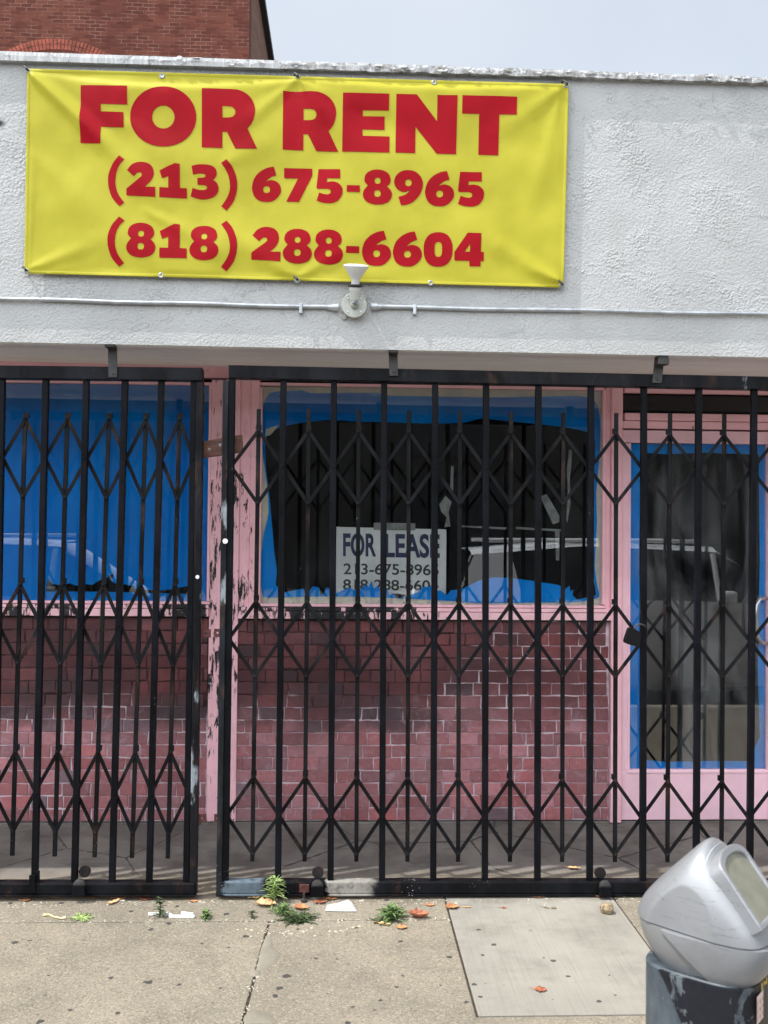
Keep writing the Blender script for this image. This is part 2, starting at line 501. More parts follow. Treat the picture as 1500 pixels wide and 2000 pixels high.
steel('lattice_paint', (24, 24, 26), 0.5, rust=0.5)
steel('gate_rail', (25, 25, 28), 0.42, worn=-0.3, rust=0.35)
steel('post_worn', (34, 36, 40), 0.4, worn=0.12, rust=0.5)
steel('bottom_rail_paint', (18, 19, 22), 0.45, worn=-2.0, speck=0.64, rust=0.25)
steel('rail_bare', (120, 128, 136), 0.45, worn=2.0, rust=0.5)
plain('wheel_dark', (40, 30, 30), 0.8, var=0.3, scale=60)
plain('lug_rust', (84, 42, 38), 0.75, var=0.3, scale=60)
plain('bracket_paint', (52, 50, 49), 0.6, var=0.25, scale=40)
plain('padlock_black', (12, 12, 14), 0.5, spec=0.2)
plain('steel_bright', (170, 172, 175), 0.28, metal=0.9)
plain('paint_spot', (225, 228, 230), 0.6)

# wood
m = Mat('dark_wood', 0.55)
g = m.noise(12, 7, 0.7, vec=m.map((0.6, 3, 9), rot=(0, math.radians(-8), 0)), dist=0.5)
m.col(m.mix(m.ramp(g, 0.3, 0.7), srgb(58, 30, 20), srgb(112, 66, 44)))
m.bump(g, 0.6, 0.002)
M['dark_wood'] = m.m

# window film, tape, glass
m = Mat('blue_film', 0.7, spec=0.06)
m.col(m.mix(m.ramp(m.noise(3, 4, 0.5, vec=m.map((1.6, 1, 0.5))), 0.35, 0.7), srgb(0, 146, 240), srgb(0, 166, 255)))
m.bump(m.noise(14, 3, 0.5, vec=m.map((1.5, 1, 0.5)), dist=0.8), 0.35, 0.01)
M['blue_film'] = m.m
m = Mat('tape_residue', 0.7)
m.col(m.mix(m.ramp(m.noise(16, 6, 0.6), 0.35, 0.7), srgb(232, 230, 214), srgb(252, 246, 214)))
M['tape_residue'] = m.m

def glass(name, refl, dust, dscale=4):
    m = Mat(name)
    t = m.t
    t.nodes.remove(m.b)
    out = t.nodes['Material Output']
    tr = m.n('ShaderNodeBsdfTransparent'); tr.inputs[0].default_value = (0.96, 0.97, 0.97, 1)
    gl = m.n('ShaderNodeBsdfGlossy'); gl.inputs['Roughness'].default_value = 0.0
    gl.inputs['Color'].default_value = (1, 1, 1, 1)
    fr = m.n('ShaderNodeFresnel'); fr.inputs[0].default_value = 1.5
    mx = m.n('ShaderNodeMixShader')
    m.set(mx.inputs[0], m.math('MINIMUM', m.math('MULTIPLY', fr.outputs[0], refl), 1.0))
    t.links.new(tr.outputs[0], mx.inputs[1]); t.links.new(gl.outputs[0], mx.inputs[2])
    df = m.n('ShaderNodeBsdfDiffuse'); df.inputs[0].default_value = (0.6, 0.62, 0.63, 1)
    dn = m.math('MULTIPLY', m.ramp(m.noise(dscale, 6, 0.65, vec=m.map((1.4, 1, 0.45)), dist=0.6), 0.4, 0.75), dust)
    sp = m.math('MULTIPLY', m.math('LESS_THAN', m.vor(28), 0.035), 0.18)
    m2 = m.n('ShaderNodeMixShader')
    m.set(m2.inputs[0], m.math('ADD', m.math('ADD', dn, sp), 0.002))
    t.links.new(mx.outputs[0], m2.inputs[1]); t.links.new(df.outputs[0], m2.inputs[2])
    t.links.new(m2.outputs[0], out.inputs[0])
    M[name] = m.m
glass('window_glass', 2.1, 0.014)
glass('door_glass', 1.7, 0.14, 2.2)
plain('interior_dark', (26, 30, 36), 0.9)
plain('sign_white', (240, 241, 238), 0.6, var=0.06, scale=9)
plain('sign_navy', (44, 46, 92), 0.6)
plain('sign_black', (52, 54, 54), 0.6)
plain('tape_grey', (150, 152, 148), 0.6, var=0.2)

# banner
m = Mat('banner_yellow', 0.5, spec=0.2)
m.col(m.mix(m.ramp(m.noise(5, 4), 0.3, 0.7), srgb(164, 156, 38), srgb(174, 166, 46)))
m.bump(m.noise(22, 5, 0.6), 0.25, 0.004)
M['banner_yellow'] = m.m
m = Mat('banner_red', 0.55, spec=0.1)
m.col(m.mix(m.ramp(m.noise(5, 4), 0.3, 0.7), srgb(140, 4, 18), srgb(152, 6, 24)))
m.bump(m.noise(22, 5, 0.6), 0.25, 0.004)
M['banner_red'] = m.m
plain('conduit_metal', (168, 172, 176), 0.4, metal=0.5, var=0.15)
plain('box_grey', (164, 166, 158), 0.5, metal=0.2, var=0.1, scale=30)
plain('lamp_white', (205, 205, 203), 0.45, var=0.03)
plain('lamp_socket', (200, 202, 198), 0.5, var=0.05)
plain('rubber_black', (24, 24, 26), 0.7)

# pavements
def concrete(name, c1, c2, grain, aggregate=True, brush=False, spots=(), flecks=False, bumpd=0.002):
    m = Mat(name, 0.9, spec=0.2)
    big = m.noise(1.6, 5, 0.6)
    c = m.mix(m.ramp(big, 0.3, 0.7), srgb(*c1), srgb(*c2))
    c = m.mix(m.ramp(m.noise(5, 7, 0.7), 0.45, 0.75, 0, 0.4), c, srgb(*[x * 0.74 for x in c1]))
    g1 = m.noise(grain, 3, 0.7)
    hgt = g1
    if aggregate:
        vc = m.n('ShaderNodeSeparateColor'); m.set(vc.inputs[0], m.vor(grain * 1.0, out='Color'))
        v1 = vc.outputs[0]
        c = m.mix(m.ramp(v1, 0.66, 1.0, 0, 0.3), c, srgb(184, 170, 146))
        c = m.mix(m.ramp(v1, 0.34, 0.0, 0, 0.3), c, srgb(80, 72, 63))
        c = m.mix(m.math('MULTIPLY', m.math('LESS_THAN', vc.outputs[1], 0.05), 0.45), c, srgb(80, 74, 68))
        hgt = m.math('ADD', g1, m.math('MULTIPLY', m.vor(grain), -0.5))
    if brush:
        br = m.noise(170, 4, 0.65, vec=m.map((1, 0.012, 1), rot=(0, 0, 0)))
        c = m.mix(m.ramp(br, 0.45, 0.75, 0, 0.28), c, srgb(*[x * 0.74 for x in c1]))
        hgt = m.math('ADD', m.math('MULTIPLY', g1, 0.3), br)
    if flecks:
        xx = m.xyz()
        a, b_ = G(430, 1832), G(735, 1806)
        reg = m.math('MULTIPLY', m.ramp(xx[0], a.x - .1, a.x + 0.15), m.ramp(xx[0], b_.x + .08, b_.x - 0.1))
        reg = m.math('MULTIPLY', reg, m.math('MULTIPLY', m.ramp(xx[1], a.y - .03, a.y + 0.03), m.ramp(xx[1], b_.y + .02, b_.y - 0.02)))
        fk = m.math('LESS_THAN', m.vor(48), m.math('MULTIPLY', reg, 0.30))
        fk = m.math('MULTIPLY', fk, m.math('GREATER_THAN', m.noise(22, 2), 0.5))
        c = m.mix(m.math('MULTIPLY', fk, 0.8), c, srgb(205, 196, 172))
    if name in ('sidewalk_concrete', 'patch_concrete'):
        gy = m.math('ADD', m.xyz()[1], m.math('MULTIPLY', m.math('SUBTRACT', m.noise(9, 5, 0.65), 0.5), 0.16))
        c = m.mix(m.ramp(gy, -0.10, 0.0, 0, 0.45), c, srgb(84, 74, 62))
        c = m.mix(m.ramp(m.noise(3.1, 7, 0.7, vec=m.map((1, 1.5, 1), (4, 2, 0))), 0.52, 0.72, 0, 0.3), c, srgb(96, 90, 80))
        c = m.mix(m.math('MULTIPLY', m.math('LESS_THAN', m.vor(5.5, vec=m.map((1, 1, 0))), m.math('MULTIPLY', m.noise(2, 2), 0.09)), 0.4), c, srgb(80, 76, 70))
    if spots:
        wpos = m.n('ShaderNodeVectorMath', operation='ADD')
        nn = m.n('ShaderNodeTexNoise'); m.set(nn.inputs['Vector'], m.pos); nn.inputs['Scale'].default_value = 45
        sc = m.n('ShaderNodeVectorMath', operation='MULTIPLY_ADD')
        m.set(sc.inputs[0], nn.outputs['Color']); sc.inputs[1].default_value = (.022, .022, 0); sc.inputs[2].default_value = (-.011, -.011, 0)
        m.set(wpos.inputs[0], m.pos); m.set(wpos.inputs[1], sc.outputs[0])
        acc = None
        for (px, py, rad) in spots:
            g = G(px, py)
            dn = m.n('ShaderNodeVectorMath', operation='DISTANCE')
            m.set(dn.inputs[0], wpos.outputs[0]); dn.inputs[1].default_value = g
            v = m.ramp(dn.outputs['Value'], rad, rad * 0.75)
            acc = v if acc is None else m.math('MAXIMUM', acc, v)
        c = m.mix(m.math('MULTIPLY', acc, 0.85), c, srgb(50, 51, 54))
    if name == 'floor_concrete':
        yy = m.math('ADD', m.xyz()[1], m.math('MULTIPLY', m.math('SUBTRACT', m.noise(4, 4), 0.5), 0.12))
        ck = m.vor(1.25, vec=m.map((1, 1, 0)), feature='DISTANCE_TO_EDGE')
        ck = m.math('ADD', ck, m.math('MULTIPLY', m.math('SUBTRACT', m.noise(20, 4), 0.5), 0.03))
        c = m.mix(m.math('MULTIPLY', m.math('LESS_THAN', m.math('ABSOLUTE', ck), 0.0055), 0.75), c, srgb(38, 35, 33))
        c = m.mix(m.ramp(m.noise(2.1, 5, 0.65), 0.45, 0.62, 0, 0.6), c, srgb(84, 78, 74))
        c = m.mix(m.ramp(yy, 0.30, 0.14), c, srgb(124, 115, 101))  # paler concrete by the gate, painted in to lift the sunlit strip
        c = m.mix(m.ramp(m.noise(6, 6, 0.7, vec=m.map((0.6, 1.6, 1))), 0.5, 0.7, 0, 0.5), c, srgb(70, 64, 60))
    m.col(c)
    m.bump(hgt, 0.9, bumpd)
    M[name] = m.m

GUM = [(29,1841,.014),(58,1837,.008),(295,1815,.012),(330,1804,.015),(442,1785,.015),(480,1829,.014),(119,1764,.013),(217,1910,.011),
       (292,1919,.017),(283,1918,.009),(350,1923,.009),(138,1973,.010),(78,1995,.016),(230,1978,.010),(448,1850,.008),(165,1836,.006),
       (755,1758,.014),(561,1906,.018),(545,1930,.016),(537,1945,.014),(782,1839,.013),(878,1869,.012),(617,1871,.008),(659,1873,.006),
       (787,1905,.008),(744,1954,.008),(690,1966,.009),(733,1972,.007),(583,1815,.011),(695,1812,.010),(775,1928,.008),(910,1957,.011),(680,1998,.013),
       (20,1764,.012),(345,1770,.012),(255,1780,.010),(395,1843,.006),(520,1870,.007),(640,1940,.006),(860,1925,.008),(430,1930,.006),(95,1905,.007)]
GUM2 = [(965,1845,.012),(1061,1871,.006),(1170,1956,.012),(935,1816,.010),(943,1866,.009),(938,1947,.010),(926,1923,.010),(1080,1877,.012),(1110,1908,.009),(1135,1985,.008),(1200,1944,.006),(1080,1953,.005),(1190,1905,.006)]
concrete('sidewalk_concrete', (124, 117, 104), (141, 133, 118), 150, True, False, GUM, True)
concrete('patch_concrete', (136, 132, 123), (150, 146, 136), 260, False, True, GUM2, bumpd=0.0012)
concrete('curb_concrete', (165, 160, 148), (185, 178, 165), 150)
concrete('mortar_patch', (124, 118, 106), (142, 136, 122), 200, False)
concrete('floor_concrete', (104, 99, 95), (128, 122, 116), 170, False, False, bumpd=0.0015)
plain('joint_dirt', (62, 52, 44), 0.95, var=0.3, scale=60)
plain('asphalt', (112, 110, 106), 0.9, var=0.2, scale=60, bump=0.004, bscale=220)

# small things
def leafmat(name, a, b):
    m = Mat(name, 0.7)
    m.col(m.mix(m.ramp(m.noise(70, 5, 0.6), 0.35, 0.65), srgb(*a), srgb(*b)))
    m.bump(m.noise(160, 3), 0.5, 0.0015)
    M[name] = m.m
leafmat('leaf_orange', (152, 98, 62), (206, 146, 100))
leafmat('leaf_red', (126, 72, 52), (176, 108, 76))
leafmat('leaf_tan', (176, 134, 92), (226, 186, 140))
leafmat('leaf_pale', (196, 182, 132), (226, 214, 170))
leafmat('leaf_olive', (104, 92, 62), (160, 142, 100))
leafmat('weed_green', (74, 98, 54), (122, 146, 88))
leafmat('weed_light', (108, 132, 70), (164, 182, 116))
leafmat('weed_dark', (44, 62, 34), (78, 94, 52))
plain('paper_white', (186, 184, 177), 0.7, var=0.12, scale=40, bump=0.002, bscale=60)
plain('plastic_white', (232, 232, 230), 0.4)
plain('stone', (150, 132, 104), 0.9, var=0.35, scale=60, bump=0.004, bscale=90)

# parking meter
m = Mat('meter_silver', 0.36, spec=0.5)
m.b.inputs['Metallic'].default_value = 0.3
c = m.mix(m.ramp(m.noise(8, 4), 0.3, 0.7), srgb(134, 135, 137), srgb(148, 149, 151))
c = m.mix(m.ramp(m.noise(60, 6, 0.75, vec=m.map((1, 1, 0.4), rot=(0, 0.5, 0))), 0.64, 0.70, 0, 0.35), c, srgb(96, 96, 96))
c = m.mix(m.ramp(m.noise(11, 5, 0.65), 0.5, 0.75, 0, 0.3), c, srgb(112, 108, 100))
scr = m.noise(30, 3, 0.5, vec=m.map((0.5, 0.5, 6), rot=(0.3, 0.6, 0.2)), dist=1.2)
c = m.mix(m.math('MULTIPLY', m.math('MULTIPLY', m.ramp(scr, 0.62, 0.64), m.ramp(scr, 0.67, 0.65)), m.ramp(m.noise(9, 2), 0.5, 0.6, 0, 0.5)), c, srgb(84, 84, 84))
c = m.mix(m.math('MULTIPLY', m.math('LESS_THAN', m.vor(60), 0.07), 0.5), c, srgb(90, 88, 84))
m.col(c); m.bump(m.noise(400, 2), 0.15, 0.001)
M['meter_silver'] = m.m
m = Mat('meter_facet', 0.5, spec=0.4)
m.col(m.mix(m.ramp(m.noise(10, 4), 0.3, 0.7), srgb(158, 160, 164), srgb(174, 176, 180)))
M['meter_facet'] = m.m
m = Mat('meter_vault', 0.5, spec=0.4)
c = m.mix(m.ramp(m.noise(14, 6, 0.65, vec=m.map((1, 1, 0.4))), 0.35, 0.7), srgb(46, 54, 62), srgb(84, 92, 98))
c = m.mix(m.ramp(m.noise(45, 6, 0.7), 0.6, 0.7, 0, 0.6), c, srgb(140, 146, 148))
m.col(c); m.bump(m.noise(60, 4), 0.3, 0.001)
M['meter_vault'] = m.m
m = Mat('meter_door', 0.45, spec=0.4)
wv = m.ramp(m.noise(22, 5, 0.62, vec=m.map((1, 1, 0.6)), dist=0.6), 0.54, 0.57)
c = m.mix(wv, m.mix(m.noise(50, 4), srgb(12, 13, 18), srgb(34, 36, 42)), m.mix(m.ramp(m.noise(40, 5), 0.3, 0.7), srgb(58, 64, 70), srgb(92, 98, 102)))
m.col(c); m.bump(wv, 0.5, 0.0012)
M['meter_door'] = m.m
plain('meter_screen', (126, 124, 110), 0.55, spec=0.2, var=0.08, scale=30)
plain('meter_yellow', (222, 184, 50), 0.6)
plain('sticker_pink', (222, 196, 186), 0.6, var=0.06)
plain('sticker_ink', (96, 70, 66), 0.6)

# street side things seen in the glass
plain('car_white', (222, 224, 226), 0.2, var=0.02)
plain('car_grey', (150, 154, 158), 0.22, var=0.05)
plain('car_glass', (10, 12, 14), 0.05)
plain('tyre', (24, 24, 25), 0.85)
plain('alloy', (150, 152, 156), 0.3, metal=0.7)
plain('lamp_clear', (220, 224, 226), 0.1)
plain('lamp_red', (150, 20, 22), 0.2)
plain('far_plaster', (70, 68, 66), 0.9, var=0.15, scale=2)
plain('far_glass', (30, 34, 40), 0.1)

# ------------------------------------------------------------------ setting: ground, pavement, floor


mb = MB().box(-120, 120, -150, 120, -0.35, -0.15)
tag(mb.build('road', M['asphalt']), kind='structure')
jy = G(700, 1797).y                               # joint parallel to the gate
xa0, xa1 = G(526, 1800), G(474, 1996)             # left cross joint
xp0, xp1 = G(868, 1749), G(933, 1985)             # left edge of the smooth patch
xr = G(1236, 1806).x
py1 = xp1.y
YC = -3.05                                        # kerb line
def lx(a, b, y):
    t = (y - a.y) / (b.y - a.y); return a.x + (b.x - a.x) * t
def slabpoly(mb, pts, top=0.0, g=0.0048, ch=0.003):
    c = Vector((sum(p[0] for p in pts) / len(pts), sum(p[1] for p in pts) / len(pts)))
    def inset(d):
        out = []
        n = len(pts)
        for i in range(n):
            p0, p1, p2 = Vector(pts[i - 1][:2]), Vector(pts[i][:2]), Vector(pts[(i + 1) % n][:2])
            d1 = (p1 - p0).normalized(); d2 = (p2 - p1).normalized()
            n1 = Vector((-d1.y, d1.x)); n2 = Vector((-d2.y, d2.x))
            k = (n1 + n2); k = k / max(0.3, k.dot(n1))
            out.append(p1 + k * d)
        return out
    a, b = inset(g), inset(g + ch)
    n = len(pts)
    vs = [(p.x, p.y, -0.12) for p in a] + [(p.x, p.y, top - ch) for p in a] + [(p.x, p.y, top) for p in b]
    fs = [tuple(range(2 * n, 3 * n))]
    for i in range(n):
        j = (i + 1) % n
        fs += [(i, j, n + j, n + i), (n + i, n + j, 2 * n + j, 2 * n + i)]
    mb.add(vs, fs)
mb = MB()
XL, XR = -14.0, 14.0
EY = -0.005
slabpoly(mb, [(XL, jy), (lx(xa0, xa1, jy) - .01, jy), (lx(xp0, xp1, jy), jy), (lx(xp0, xp1, EY), EY), (XL, EY)][0:2] + [(lx(xp0, xp1, jy), jy), (lx(xp0, xp1, EY), EY), (XL, EY)])
slabpoly(mb, [(XL, YC), (lx(xa0, xa1, YC), YC), (lx(xa0, xa1, jy), jy), (XL, jy)])
slabpoly(mb, [(lx(xa0, xa1, YC), YC), (xr, YC), (xr, py1), (xp1.x, py1), (lx(xp0, xp1, jy), jy), (lx(xa0, xa1, jy), jy)])
slabpoly(mb, [(xr, YC), (XR, YC), (XR, EY), (xr, EY)])
tag(mb.build('sidewalk', M['sidewalk_concrete']), kind='structure')
mb = MB()
slabpoly(mb, [(xp1.x, py1), (xr, py1), (xr, EY), (lx(xp0, xp1, EY), EY)], top=0.001, g=0.003, ch=0.002)
tag(mb.build('sidewalk_patch', M['patch_concrete']), kind='structure')
mb = MB().box(XL, XR, YC, 0.3, -0.149, -0.006)
tag(mb.build('sidewalk_joint', M['joint_dirt']), kind='structure')
mb = MB().box(XL, XR, YC - 0.15, YC - 0.004, -0.149, 0.0)
tag(mb.build('kerb', M['curb_concrete'], bevel=0.015), kind='structure')
# floor of the entry, rising to the shop
FZ = 0.085
mb = MB()
mb.add([(XL, 0.0, -0.004), (XR, 0.0, -0.004), (XR, YB + .3, FZ + .032), (XL, YB + .3, FZ + .032), (XL, 0.0, -0.2), (XR, 0.0, -0.2), (XR, YB + .3, -0.2), (XL, YB + .3, -0.2)],
       [(0, 1, 2, 3), (0, 4, 5, 1), (1, 5, 6, 2), (2, 6, 7, 3), (3, 7, 4, 0), (4, 7, 6, 5)])
tag(mb.build('entry_floor', M['floor_concrete']), kind='structure')
# mortar smears along the old joint
for k, pts in enumerate([[(522,1826),(531,1834),(533,1850),(546,1862),(534,1882),(512,1896),(500,1898),(504,1880),(508,1860),(514,1842)],
                         [(500,1896),(510,1899),(498,1908),(490,1902),(492,1888)],
                         [(478,1984),(500,1972),(530,1984),(534,1998),(505,1999),(478,1999)]]):
    mb = MB()
    q = [G(*p) for p in spl(pts, 3)]
    n = len(q); c = sum(q, Vector()) / n
    vs = [(p.x, p.y, 0.0005) for p in q] + [((p.x * 3 + c.x) / 4, (p.y * 3 + c.y) / 4, 0.004) for p in q] + [(c.x, c.y, 0.005)]
    fs = []
    for i in range(n):
        j = (i + 1) % n
        fs += [(i, j, n + j, n + i), (n + i, n + j, 2 * n)]
    mb.add(vs, fs)
    tag(mb.build('sidewalk_repair', M['mortar_patch'], smooth=True), kind='structure')

# ------------------------------------------------------------------ storefront
shop = empty('storefront', (0.4, YW, 0))
tag(shop, 'low white stucco storefront with pink window frames and painted brick panels', 'storefront')
bl, br_ = P(0, 668, YW), P(1500, 698, YW)
tl, tr_ = P(0, 122, YW), P(1500, 166, YW)
def ext(a, b, x):
    t = (x - a.x) / (b.x - a.x); return a.z + (b.z - a.z) * t
XA, XB = -5.0, 6.0
mb = MB()
mb.hexa([(XA, YW, ext(bl, br_, XA)), (XB, YW, ext(bl, br_, XB)), (XB, 0.12, ext(bl, br_, XB) + .02), (XA, 0.12, ext(bl, br_, XA) + .02),
         (XA, YW, ext(tl, tr_, XA)), (XB, YW, ext(tl, tr_, XB)), (XB, 0.12, ext(tl, tr_, XB)), (XA, 0.12, ext(tl, tr_, XA))])
mb.build('stucco_wall', M['stucco'], shop)
# coping: uneven flaking strip along the parapet
c0, c1 = P(0, 97, YW - .03), P(1500, 148, YW - .03)
mb = MB()
N = 700
vs, fs = [], []
for i in range(N + 1):
    x = XA + (XB - XA) * i / N
    r = max(0, min(1, (x + 0.5) / 0.8))
    nz = noise.noise((x * 14, 3.1, 0)) ; n2 = noise.noise((x * 37, 8.1, 0)); n3 = noise.noise((x * 6, 1.1, 4))
    zb = ext(tl, tr_, x) - 0.004 + (0.006 * nz + 0.003 * n2) * (0.1 + r)
    zt = ext(c0, c1, x) + (0.003 * n2 + 0.005 * n3) * (0.1 + r)
    yo = YW - 0.030 - 0.006 * r * nz
    zm = (zb + zt) / 2 + 0.006 * n3 * r
    vs += [(x, YW + .004, zb + .002), (x, yo, zb), (x, yo - 0.005 * r * (n2 + nz), zm), (x, yo + .004, zt - .004), (x, yo + 0.02, zt), (x, 0.14, zt - 0.004)]
for i in range(N):
    for k in range(5):
        a = i * 6 + k
        fs.append((a, a + 6, a + 7, a + 1))
mb.add(vs, fs)
rng = random.Random(3)
for k in range(70):          # lifted paint flakes
    x = rng.uniform(-0.9, 2.6); 
    zb, zt = ext(tl, tr_, x), ext(c0, c1, x)
    zc = rng.uniform(zb, zt - .006); s1 = rng.uniform(.006, .03); s2 = rng.uniform(.003, .012)
    y = YW - 0.036
    lift = rng.uniform(.002, .012); d = rng.choice((-1, 1))
    mb.add([(x - s1, y, zc), (x, y - .001, zc + s2 * .7), (x + s1, y, zc + s2 * rng.uniform(.2, 1)), (x + s1 * .6, y - lift, zc - s2), (x - s1 * .5, y - lift * .6, zc - s2 * .8)], [(0, 1, 2, 3, 4)])
mb.build('coping', M['coping_paint'], shop)
# roof slab and soffit
mb = MB().box(XA, XB, 0.125, 12, 3.2, 3.35)
mb.build('roof', M['tar'], shop)
sb0, sb1 = P(0, 707, YB), P(1500, 744, YB)
mb = MB()
y0 = 0.121
def sz(x, y):
    f = (y - (YW + 0.012)) / (YB - YW)
    a = ext(bl, br_, x) + 0.001; b = ext(sb0, sb1, x)
    return a + (b - a) * f
mb.hexa([(XA, YW + .012, sz(XA, YW + .012) - .0005), (XB, YW + .012, sz(XB, YW + .012) - .0005), (XB, YB + .2, sz(XB, YB + .2)), (XA, YB + .2, sz(XA, YB + .2)),
         (XA, YW + .012, sz(XA, YW + .012) + .01), (XB, YW + .012, sz(XB, YW + .012) + .01), (XB, YB + .2, sz(XB, YB + .2) + .08), (XA, YB + .2, sz(XA, YB + .2) + .08)])
mb.build('soffit', M['soffit_paint'], shop)
# dark room behind the glass
mb = MB()
r0, r1 = XA + .05, XB - .05
mb.box(r0, r1, 5.0, 5.1, 0.05, 2.9).box(r0 - .1, r0, YB + .1, 5.1, 0.05, 2.9).box(r1, r1 + .1, YB + .1, 5.1, 0.05, 2.9)
mb.box(r0, r1, YB + .25, 5.0, 2.75, 2.9).box(r0, r1, YB + .36, 5.0, 0.0, 0.11)
mb.box(r0, r1, YB + .2, YB + .26, 2.4, 2.9)
mb.build('interior', M['interior_dark'], shop)
# end walls of the recess
for xx in (XA, XB - .15):
    MB().box(xx, xx + .15, -0.09, YB + .2, 0, 2.44).build('end_wall', M['stucco'], shop)

def rect(mbx, px0, py0, px1, py1, Y0, Y1, Yref=YB):
    """box standing in the shopfront, its face taken from two opposite corners"""
    pc = (max(0, min(1500, px0)) + max(0, min(1500, px1))) / 2
    return mbx.box(P(px0, 1000, Yref).x, P(px1, 1000, Yref).x, Y0, Y1, P(pc, py1, Yref).z, P(pc, py0, Yref).z)

def ring(mbx, px0, py0, px1, py1, wpx, Y0, Y1):
    rect(mbx, px0, py0, px1, py0 + wpx, Y0, Y1)
    rect(mbx, px0, py1 - wpx, px1, py1, Y0, Y1)
    rect(mbx, px0, py0 + wpx, px0 + wpx, py1 - wpx, Y0, Y1)
    rect(mbx, px1 - wpx, py0 + wpx, px1, py1 - wpx, Y0, Y1)

# head over the windows, mullion, jambs
mb = MB(); rect(mb, -700, 690, 2300, 742, YB + .03, YB + .1); mb.build('window_head', M['pink_paint'], shop, bevel=.002)
mb = MB()
rect(mb, 411, 742, 436, 1604, YB - .009, YB + .07)
rect(mb, 436, 742, 468, 1604, YB - .013, YB + .07)
rect(mb, 468, 742, 489, 1203, YB - .006, YB + .07)
rect(mb, 489, 742, 505, 1203, YB - .018, YB + .07)
mb.build('mullion', M['pink_chipped'], shop, bevel=.004)
mb = MB()
rect(mb, 1182, 754, 1192, 1204, YB - .004, YB + .07)
rect(mb, 1192, 742, 1213, 1604, YB - .03, YB + .07)
mb.build('jamb', M['pink_paint'], shop, bevel=.004)
mb = MB()
rect(mb, 1218, 809, 2300, 823, YB - .02, YB + .07)
rect(mb, 1218, 742, 2300, 769, YB - .01, YB + .028)
mb.build('transom_bar', M['pink_paint'], shop, bevel=.003)
mb = MB(); rect(mb, 1213, 769, 2300, 809, YB + .05, YB + .06); mb.build('transom_pane', M['car_glass'], shop)

# windows: frame > pane ; sill
def window(px0, py0, px1, py1, name='window'):
    mb = MB(); ring(mb, px0, py0, px1, py1, 5, YB - .008, YB + .05)
    fr = mb.build('window', M['pink_paint'], shop, bevel=.002)
    mb = MB(); rect(mb, px0 + 4, py0 + 4, px1 - 4, py1 - 4, YB + .018, YB + .024)
    mb.build('pane', M['window_glass'], fr)
    return fr
window(505, 752, 1182, 1186)
window(-640, 744, 411, 1179)
for (a, b, t) in ((468, 1192, 1187), (-660, 411, 1180)):
    mb = MB()
    rect(mb, a, t, b, t + 7, YB - .020, YB + .07)
    rect(mb, a, t + 8, b, t + 22, YB - .036, YB + .07)
    mb.build('sill', M['pink_sill'], shop, bevel=.002)
    mb = MB(); rect(mb, a, t + 22.3, b, t + 25, YB - .012, YB + .07); mb.build('sill_gap', M['rubber_black'], shop)

# mural brick panels
BR = [(124, 74, 76), (130, 72, 74), (118, 68, 71), (136, 80, 81), (114, 66, 69), (132, 86, 90), (140, 92, 96), (126, 68, 68)]
GREY = [(86, 70, 75), (80, 64, 70), (94, 78, 84)]
def brick_panel(px0, px1, pyt, pyb, seed):
    rg = random.Random(seed)
    pc = (max(0, min(1500, px0)) + max(0, min(1500, px1))) / 2
    a = Vector((P(px0, 1000, YB).x, YB, P(pc, pyb, YB).z)); b = Vector((P(px1, 1000, YB).x, YB, P(pc, pyt, YB).z))
    mb = MB()
    mb.box(a.x, b.x, YB, YB + .06, a.z, b.z)
    mb.build('brick_panel', M['mural_mortar'], shop)
    pan = shop.children[-1]
    mb = MB()
    rows = 16
    rh = (b.z - a.z) / rows
    for r in range(rows):
        x = a.x - rg.uniform(0, .1)
        z0 = a.z + r * rh
        top = (r == rows - 1)
        while x < b.x:
            L = rg.choice((.085, .13, .14, .15, .155, .165, .175)) * (0.62 if top else 1)
            x0, x1 = max(x, a.x + .002), min(x + L, b.x - .002)
            x += L
            if x1 - x0 < .02: continue
            g = rg.uniform(.0014, .0034)
            q = []
            for (qx, qz) in ((x0 + g, z0 + g), (x1 - g, z0 + g), (x1 - g, z0 + rh - g), (x0 + g, z0 + rh - g)):
                q.append((qx + rg.uniform(-.0035, .0035), qz + rg.uniform(-.003, .003)))
            d = rg.uniform(.003, .006)
            hx = (x0 + x1) / 2; hz = z0 + rh / 2
            # extra points along the long edges so outlines wander
            pts = []
            for i in range(4):
                p, pn = q[i], q[(i + 1) % 4]
                n = 4 if i in (0, 2) else 2
                for k in range(n):
                    t = k / n
                    j = 0 if k == 0 else rg.uniform(-.0022, .0022)
                    pts.append((p[0] + (pn[0] - p[0]) * t + (0 if i in (0, 2) else j), p[1] + (pn[1] - p[1]) * t + (j if i in (0, 2) else 0)))
            n = len(pts)
            vs = [(p[0], YB - .0003, p[1]) for p in pts]
            for ins, dd in ((.0012, d * .7), (.0035, d)):
                vs += [(p[0] + (ins if p[0] < hx else -ins), YB - dd, p[1] + (ins if p[1] < hz else -ins)) for p in pts]
            fs = []
            for l in range(2):
                for i in range(n):
                    j = (i + 1) % n
                    fs.append((l * n + i, l * n + j, (l + 1) * n + j, (l + 1) * n + i))
            fs.append(tuple(range(2 * n, 3 * n)))
            zr = (z0 - a.z) / (b.z - a.z)
            if rg.random() < (0.05 if not (0.42 < zr < 0.56) else 0.22): cc = rg.choice(GREY)
            else: cc = rg.choice(BR)
            k = rg.uniform(.85, 1.12)
            cl = srgb(*[min(255, c * k * 1.30) for c in cc])
            mb.add(vs, fs, cl)
    mb.build('mural_bricks', M['mural_brick'], pan)
brick_panel(464, 1191, 1212, 1602, 5)
brick_panel(-660, 410.5, 1206, 1604, 11)
# concrete strip under the panels
mb = MB(); rect(mb, -660, 1604.5, 2300, 1622, YB - .01, YB + .1); mb.build('base_strip', M['floor_concrete'], shop, bevel=.004)

